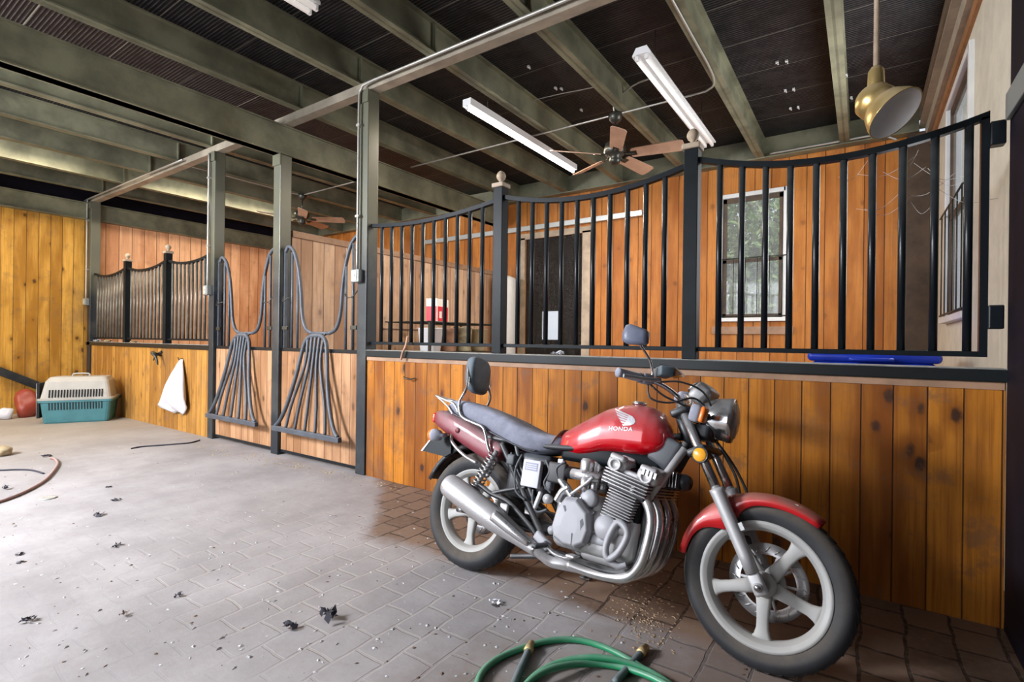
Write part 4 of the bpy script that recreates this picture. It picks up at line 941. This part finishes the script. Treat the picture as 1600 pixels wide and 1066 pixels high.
# rear fender + plate holder + signals
m = MB(); rings = []
for i in range(15):
    a = R_(35+128*i/14); R0 = .352
    rings.append([Vector((r_*math.cos(a), y_, .330+r_*math.sin(a))) for r_, y_ in ((R0-.03, -.075), (R0, -.07), (R0+.012, -.03), (R0+.012, .03), (R0, .07), (R0-.03, .075), (R0-.028, .071), (R0-.004, .066), (R0-.004, -.066), (R0-.028, -.071))])
m.loft(rings); rf = m.build('rear_fender', 'plastic_black', bk)
pl_ = MB().prism([(-.415, -.09, .585), (-.33, -.09, .70), (-.20, -.09, .70), (-.18, -.09, .60), (-.22, -.09, .575)], (0, .18, 0)).build('plate_holder', 'post_paint', bk)
MB().prism([(-.418, -.0905, .583), (-.332, -.0905, .702), (-.322, -.0905, .702), (-.404, -.0905, .583)], (0, -.003, 0)).build('plate_edge', 'label_white', pl_)
for s in (-1, 1):
    g = MB().lathe([(0, -.05), (.012, -.05), (.012, -.02), (.030, -.015), (.034, .02), (.035, .035), (0, .036)], (-.235, s*.17, .69), (-1, 0, -.05), 20, False).tube([(-.22, s*.11, .70), (-.235, s*.165, .69)], .012, 8, False).build('turn_signal', 'grip', bk)
    MB().lathe([(.034, .036), (.034, .05), (.026, .060), (0, .063)], (-.235, s*.17, .69), (-1, 0, -.05), 20, False).build('signal_lens', 'lens_orange', g)
MB().tube([(-.19, -.10, .72), (-.15, -.13, .665), (-.04, -.14, .605), (.06, -.14, .575)], .010, 8).build('fender_strut', 'chrome', bk)
# sissy bar, rack, pad
sb = MB()
near = [(.145, -.15, .645), (.125, -.152, .675), (.075, -.15, .765), (.0, -.147, .788), (-.085, -.143, .808), (-.125, -.14, .840), (-.145, -.135, .905), (-.125, -.125, .97), (-.135, -.105, 1.03), (-.165, -.09, 1.12)]
sb.tube(near, .0085, 10); sb.tube([(x, -y, z) for x, y, z in near], .0085, 10)
sb.tube([(-.165, -.09, 1.12), (-.170, -.03, 1.155), (-.170, .03, 1.155), (-.165, .09, 1.12)], .0085, 10)
so = sb.build('sissy_bar', 'chrome', bk)
m = MB(); rings = []
for i, (y_, k) in enumerate(((-.025, .80), (-.018, .95), (0, 1), (.020, 1), (.032, .93), (.038, .75))):
    rg = []
    for j in range(28):
        th = 2*math.pi*j/28; c, s = math.cos(th), math.sin(th)
        rg.append(Vector((-.160+y_*1.2+.06*(-s)*.25, k*.098*(1-.12*max(-s, 0))*math.copysign(abs(c)**.55, c), 1.085+k*.115*math.copysign(abs(s)**.6, s))))
    rings.append(rg)
m.loft(rings); m.build('backrest_pad', 'pad_vinyl', bk, sub=1)
m = MB(); m.tube([(-.15, -.125, .84), (-.20, -.12, .885), (-.28, -.115, .905), (-.37, -.10, .925), (-.395, -.05, .93), (-.395, .05, .93), (-.37, .10, .925), (-.28, .115, .905), (-.15, .125, .84)], .0065, 8)
m.tube([(-.37, -.1, .925), (-.25, -.118, .87), (-.19, -.125, .825)], .006, 8); m.tube([(-.385, -.05, .925), (-.2, -.05, .90)], .005, 8, False); m.tube([(-.385, .05, .925), (-.2, .05, .90)], .005, 8, False)
m.build('luggage_rack', 'chrome_dusty', bk)
# shocks
for s in (-1, 1):
    a, b = Vector((.195, s*.158, .655)), Vector((.055, s*.158, .37)); d = b-a
    m = MB(); m.tube([a, b], .013, 12, False); m.tube([a+d*.70, a+d*.98], .024, 14, False); sh = m.build('shock_absorber', 'alloy', bk)
    P = []; N = 9*12
    X_ = d.normalized(); B = X_.cross(Vector((0, 1, 0))).normalized(); D = X_.cross(B)
    for i in range(N+1): th = 2*math.pi*i/12; P.append(a+d*(.08+.66*i/N)+(B*math.cos(th)+D*math.sin(th))*.031)
    MB().tube(P, .0055, 6, False).build('spring', 'chrome', sh)
# frame
m = MB()
for s in (-1, 1):
    m.tube([(.20, s*.13, .70), (.30, s*.135, .58), (.43, s*.14, .42), (.535, s*.14, .29), (.56, s*.14, .24)], .016, 10)
    m.tube([(.26, s*.10, .73), (.34, s*.12, .60), (.45, s*.13, .45)], .012, 10)
    m.tube([(1.155, s*.05, .83), (1.09, s*.06, .69), (1.02, s*.075, .545), (1.02, s*.11, .40), (1.0, s*.13, .27), (.90, s*.14, .22), (.60, s*.14, .235)], .017, 10)
    m.tube([(1.12, s*.03, .86), (.9, s*.05, .80), (.6, s*.09, .73), (.2, s*.11, .72), (-.2, s*.10, .74)], .014, 10)
m.build('frame', 'frame_black', bk)
m = MB(); m.tube([(1.165, -.10, .80), (1.10, -.13, .675), (1.04, -.155, .560)], .017, 8, False); m.build('down_tube', 'alloy', bk)
m = MB()
for s in (-1, 1):
    m.tube([(.50, s*.115, .31), (.25, s*.12, .325), (-.03, s*.12, .314)], [.022, .020, .018], 10)
    m.tube([(.10, s*.155, .475), (.20, s*.155, .435), (.32, s*.15, .41), (.47, s*.15, .32), (.52, s*.15, .27)], .013, 8)
    m.tube([(.20, s*.155, .435), (.30, s*.15, .47), (.40, s*.14, .50)], .010, 8)
m.tube([(.5, -.12, .31), (.5, .12, .31)], .026, 12, False)
m.build('swingarm', 'frame_black', bk)
MB().rbox((.555, -.17, .275), (.10, .03, .055), .012, Matrix.Rotation(R_(30), 3, 'Y')).build('footpeg_plate', 'alloy_cover', bk)
# black inner bodies and added dark filler so that one cannot see through the frame
MB().rbox((.37, 0, .555), (.26, .20, .24), .03).build('air_box', 'plastic_black', bk)
MB().rbox((.80, 0, .712), (.52, .17, .09), .02).rbox((.93, 0, .53), (.14, .30, .30), .02).build('dark_filler', 'post_paint', bk)
MB().rbox((1.065, -.055, .775), (.13, .075, .145), .028, Matrix.Rotation(R_(25), 3, 'Y')).rbox((1.065, .055, .775), (.13, .075, .145), .028, Matrix.Rotation(R_(25), 3, 'Y')).build('frame_cover', 'duct_grey', bk)
# white labelled box
wb_ = MB().rbox((.435, -.158, .575), (.105, .03, .135), .006).build('electronics_box', 'label_white', bk)
m = MB(); m.bb(.398, .472, -.1745, -.1725, .588, .628); m.build('printed_label', 'label_print', wb_)
m = MB()
for z in (.596, .606, .616): m.bb(.404, .466, -.1755, -.1744, z, z+.004)
m.build('label_text_lines', 'label_white', wb_)
# carburettors
m = MB()
for y in (-.16, -.055, .055, .16):
    m.lathe([(0, -.02), (.030, -.02), (.034, 0), (.034, .035), (.026, .05), (.0, .052)], (.735, y, .640), (0, 0, 1), 20, False)
    m.lathe([(0, -.075), (.024, -.075), (.026, 0), (.022, .07), (0, .07)], (.735, y, .61), (1, 0, 0), 16, False)
    m.lathe([(0, -.05), (.020, -.05), (.026, -.03), (.026, .03), (0, .03)], (.738, y, .585), (0, 0, 1), 16, False)
m.build('carburettors', 'chrome_dusty', bk)
m = MB()
for y in (-.15, -.05, .05, .15): m.tube([(.66, y, .61), (.54, y*.9, .61)], [.028, .032], 14, False)
m.rbox((.58, -.155, .60), (.10, .04, .10), .01)
m.build('intake_rubbers', 'engine_dark', bk)
# engine: tilted stack
ET = Matrix.Translation((.93, 0, .44)) @ Matrix.Rotation(R_(13), 4, 'Y')
m = MB(ET); m.rbox((-.02, 0, .05), (.115, .37, .12), .012); m.rbox((-.01, 0, .165), (.185, .40, .085), .012)
en = m.build('cylinder_block', 'engine_dark', bk)
m = MB(ET)
for i in range(11):
    z = .0+.0125*i; m.rbox((-.02, 0, z), (.135, .40, .005), .0022, n=2)
m.build('cylinder_fins', 'alloy', en)
m = MB(ET)
for i in range(5): m.rbox((-.015, 0, .146+.0145*i), (.215, .46, .0065), .0028, n=2)
m.build('head_fins', 'chrome_dusty', en)
m = MB(ET)
m.rbox((-.085, 0, .235), (.090, .44, .060), .020); m.rbox((.065, 0, .235), (.100, .44, .062), .022); m.rbox((-.01, 0, .215), (.22, .40, .025), .008)
for y in (-.20, -.07, .07, .20):
    m.rbox((-.085, y, .262), (.075, .055, .03), .012); m.rbox((.065, y, .264), (.08, .055, .03), .012)
for x in (-.085, .065): m.lathe([(0, 0), (.030, 0), (.030, .012), (.020, .014), (.018, .008), (0, .008)], (x, -.215, .232), (0, -1, 0), 20, False)
ch = m.build('cam_cover', 'alloy', en)
m = MB(ET)
for k in range(4): m.bb(.045+.018*k, .055+.018*k, -.2345, -.22, .238, .262)
m.build('cover_ribs', 'chrome', ch)
m = MB()
m.rbox((.80, 0, .365), (.42, .34, .20), .045); m.rbox((.70, 0, .46), (.24, .30, .12), .04); m.rbox((.86, 0, .275), (.26, .26, .08), .03)
cc = m.build('crankcase', 'alloy', bk)
hexa = [(.612, .355), (.628, .445), (.668, .503), (.730, .508), (.795, .455), (.812, .375), (.795, .315), (.750, .288), (.685, .288), (.630, .312)]
def cover(poly, y0, y1, name, mat, parent, k=.88):
    c = sum((Vector((x, 0, z)) for x, z in poly), Vector())/len(poly)
    R0 = [[c+(Vector((x, 0, z))-c)*s+Vector((0, y, 0)) for x, z in poly] for s, y in ((1, y0), (1, y0+(y1-y0)*.7), (k, y1), (k*.5, y1-.003))]
    ob = MB().loft(R0, smooth=False).build(name, mat, parent, bevel=.006); return ob
cl = cover(hexa, -.15, -.222, 'clutch_cover', 'alloy_cover', cc)
MB().prism([(.668, -.2215, .462), (.728, -.222, .352), (.733, -.222, .300), (.737, -.222, .352), (.680, -.2215, .464)], (0, -.003, 0)).build('cover_crease', 'duct_grey', cl)
MB().prism([(.738, -.221, .385), (.775, -.221, .425), (.783, -.221, .40), (.770, -.221, .37), (.765, -.221, .39), (.750, -.221, .365)], (0, -.003, 0)).build('cover_emblem', 'duct_grey', cl)
m = MB()
for x, z in hexa: m.lathe([(0, 0), (.010, 0), (.010, .02), (.006, .024), (0, .024)], (x*.97+.022, -.155, z*.97+.012), (0, -1, 0), 10, False)
m.build('cover_bolts', 'chrome', cl)
MB().lathe([(0, 0), (.056, 0), (.056, .045), (.044, .056), (0, .058)], (.878, -.15, .405), (0, -1, 0), 28, False).build('alternator_cover', 'alloy_cover', cc)
MB().lathe([(0, 0), (.042, 0), (.042, .03), (.032, .038), (0, .04)], (.765, -.14, .512), (0, -1, 0), 24, False).build('starter_cover', 'alloy_cover', cc)
MB().rbox((.93, -.165, .42), (.09, .05, .07), .02).build('water_pump', 'alloy', cc)
MB().rbox((.845, -.16, .345), (.10, .04, .05), .015).build('sump_cover', 'alloy_cover', cc)
MB().lathe([(0, 0), (.02, 0), (.02, .03), (0, .032)], (.60, -.15, .335), (0, -1, 0), 14, False).build('shaft_cap', 'alloy_cover', cc)
m = MB(); m.lathe([(0, -.06), (.034, -.06), (.036, 0), (.034, .05), (0, .052)], (.985, -.03, .36), (1, 0, 0), 20, False); m.build('oil_filter', 'chrome', cc)
m = MB(); m.tube([(.935, -.205, .440), (.975, -.21, .425), (.985, -.21, .39), (.955, -.21, .32), (.915, -.21, .285), (.895, -.21, .315), (.905, -.208, .38)], 0.0155, 10, closed=True); m.tube([(.90, -.20, .285), (.95, -.19, .262), (.985, -.18, .275)], .016, 8); m.build('chrome_guard', 'alloy_cover', cc)
MB().tube([(.68, -.16, .50), (.63, -.165, .55), (.60, -.16, .57)], [.02, .02, .018], 10).tube([(.60, -.17, .47), (.625, -.17, .52), (.66, -.17, .545)], .017, 10).build('coolant_elbow', 'chrome', cc)
MB().tube([(.68, -.185, .515), (.76, -.188, .585), (.78, -.185, .61)], .008, 8).build('engine_strut', 'alloy', cc)
# wiring lumps between box and carburettors
m = MB()
for P in ([(.50, -.15, .65), (.54, -.17, .60), (.52, -.17, .54), (.56, -.16, .50)], [(.36, -.16, .66), (.34, -.17, .58), (.36, -.17, .48), (.42, -.16, .44)], [(.46, -.165, .50), (.47, -.17, .44), (.50, -.165, .40), (.55, -.16, .42)], [(.62, -.17, .66), (.58, -.175, .62), (.60, -.17, .56)], [(.28, -.14, .66), (.30, -.16, .60), (.33, -.15, .55)]): m.tube(P, .006, 6)
m.rbox((.30, -.155, .625), (.05, .04, .055), .01); m.rbox((.54, -.15, .535), (.04, .04, .05), .01)
m.build('wiring', 'duct_grey', bk)
MB().lathe([(0, 0), (.022, 0), (.024, .025), (0, .03)], (.55, -.15, .47), (0, -1, 0), 16, False).build('drain_cap', 'alloy', bk)
MB().rbox((.495, -.165, .455), (.02, .02, .09), .006, Matrix.Rotation(R_(15), 3, 'Y')).build('linkage_arm', 'alloy', bk)
MB().rbox((.59, -.16, .645), (.03, .01, .05), .004).build('small_tag', 'label_white', bk)
# horn
m = MB(); m.lathe([(0, 0), (.036, 0), (.038, .01), (.030, .03), (0, .035)], (1.150, -.03, .655), (.9, -.3, 0), 20, False); m.rbox((1.11, -.03, .655), (.07, .09, .075), .01); hn = m.build('regulator', 'plastic_black', bk)
m = MB()
for k in range(4): m.rbox((1.092+.014*k, -.08, .66), (.004, .02, .07), .0015)
m.build('regulator_fins', 'chrome', hn)
# exhaust
m = MB(); r_ = .0215
ex = []
for y, dx in ((-.170, 0), (-.060, .0), (.060, .0), (.170, .0)):
    P = [(.975, y, .590), (1.020, y, .570), (1.056, y, .520), (1.070, y, .460), (1.062, y, .375), (1.038, y*.95, .285), (.985, y*.88, .222), (.90, y*.82, .200), (.80, y*.85, .196), (.70, y*.95, .205)]
    e = MB().tube(P, r_, 16).build('header_pipe', 'chrome_pipe', bk)
    MB().lathe([(.022, -.01), (.036, -.01), (.036, .008), (.022, .008), (.022, -.01)], (.985, y, .588), (.9, 0, -.25), 18, False).build('exhaust_flange', 'alloy', e)
m = MB()
for s in (-1, 1): m.tube([(.76, s*.13, .200), (.68, s*.155, .200), (.62, s*.17, .197), (.575, s*.185, .215), (.53, s*.20, .242)], [.026, .028, .025, .024, .027], 16)
m.tube([(.66, -.15, .2), (.66, .15, .2)], .024, 14, False)
m.build('collector_pipe', 'chrome_dusty', bk)
for s in (-1, 1):
    a, b = Vector((.545, s*.195, .230)), Vector((-.045, s*.235, .445)); d = (b-a)
    L = d.length
    sl = MB().lathe([(0, 0), (.028, 0), (.030, L*.03), (.038, L*.16), (.052, L*.32), (.060, L*.42), (.0635, L*.55), (.0635, L*.93), (.060, L*.97), (.052, L*.99), (.046, L), (.044, L*.96), (0, L*.95)], a, d, 36, False).build('silencer', 'chrome_dusty', bk)
    m = MB(); q0 = a+d*.05+Vector((.0, s*.026, .012)); q1 = a+d*.40+Vector((.0, s*.050, .030))
    m.tube([q0, q0*.5+q1*.5+Vector((0, s*.004, 0)), q1], [.013, .022, .028], 12, flat=(.6, 1.1)); m.build('heat_shield', 'chrome', sl)
    m = MB(); m.rbox(a+d*.42+Vector((.02, s*-.03, .055)), (.05, .02, .06), .008); m.build('silencer_bracket', 'alloy', sl)
# pegs, pedal, stand
for s in (-1, 1):
    m = MB(); m.tube([(.575, s*.175, .275), (.60, s*.21, .270), (.605, s*.235, .270)], .010, 8)
    m.rbox((.61, s*.285, .272), (.028, .105, .022), .008); m.build('footpeg', 'plastic_black', bk)
m = MB(); m.tube([(.60, -.19, .262), (.65, -.215, .245), (.71, -.215, .240), (.745, -.225, .252)], .010, 10); m.rbox((.755, -.235, .258), (.045, .06, .014), .005); m.build('brake_pedal', 'chrome_dusty', bk)
m = MB(); m.tube([(.66, .15, .22), (.63, .20, .14), (.60, .262, .083)], .011, 8); m.rbox((.60, .27, .080), (.06, .035, .008), .003, Matrix.Rotation(LEAN, 3, 'X')); m.build('side_stand', 'frame_black', bk)
m = MB(); m.tube([(.55, -.10, .20), (.42, -.11, .17), (.36, -.12, .155)], .012, 8); m.tube([(.55, .10, .20), (.42, .11, .17), (.36, .12, .155)], .012, 8); m.tube([(.52, -.1, .19), (.52, .1, .19)], .012, 8, False); m.build('centre_stand', 'frame_black', bk)
# chain side
m = MB(); m.tube([(.55, .09, .37), (.02, .09, .39), (-.07, .09, .33), (-.06, .09, .28), (.0, .09, .245), (.55, .09, .29)], .008, 6, closed=True); m.build('drive_chain', 'engine_dark', bk)
MB().tube([(.475, -.09, .71), (.50, -.085, .765), (.515, -.06, .80), (.52, 0, .812), (.515, .06, .80)], .010, 8, flat=(.4, 1.5)).build('seat_strap', 'cap_wood', st_)
bpy.context.view_layer.update()
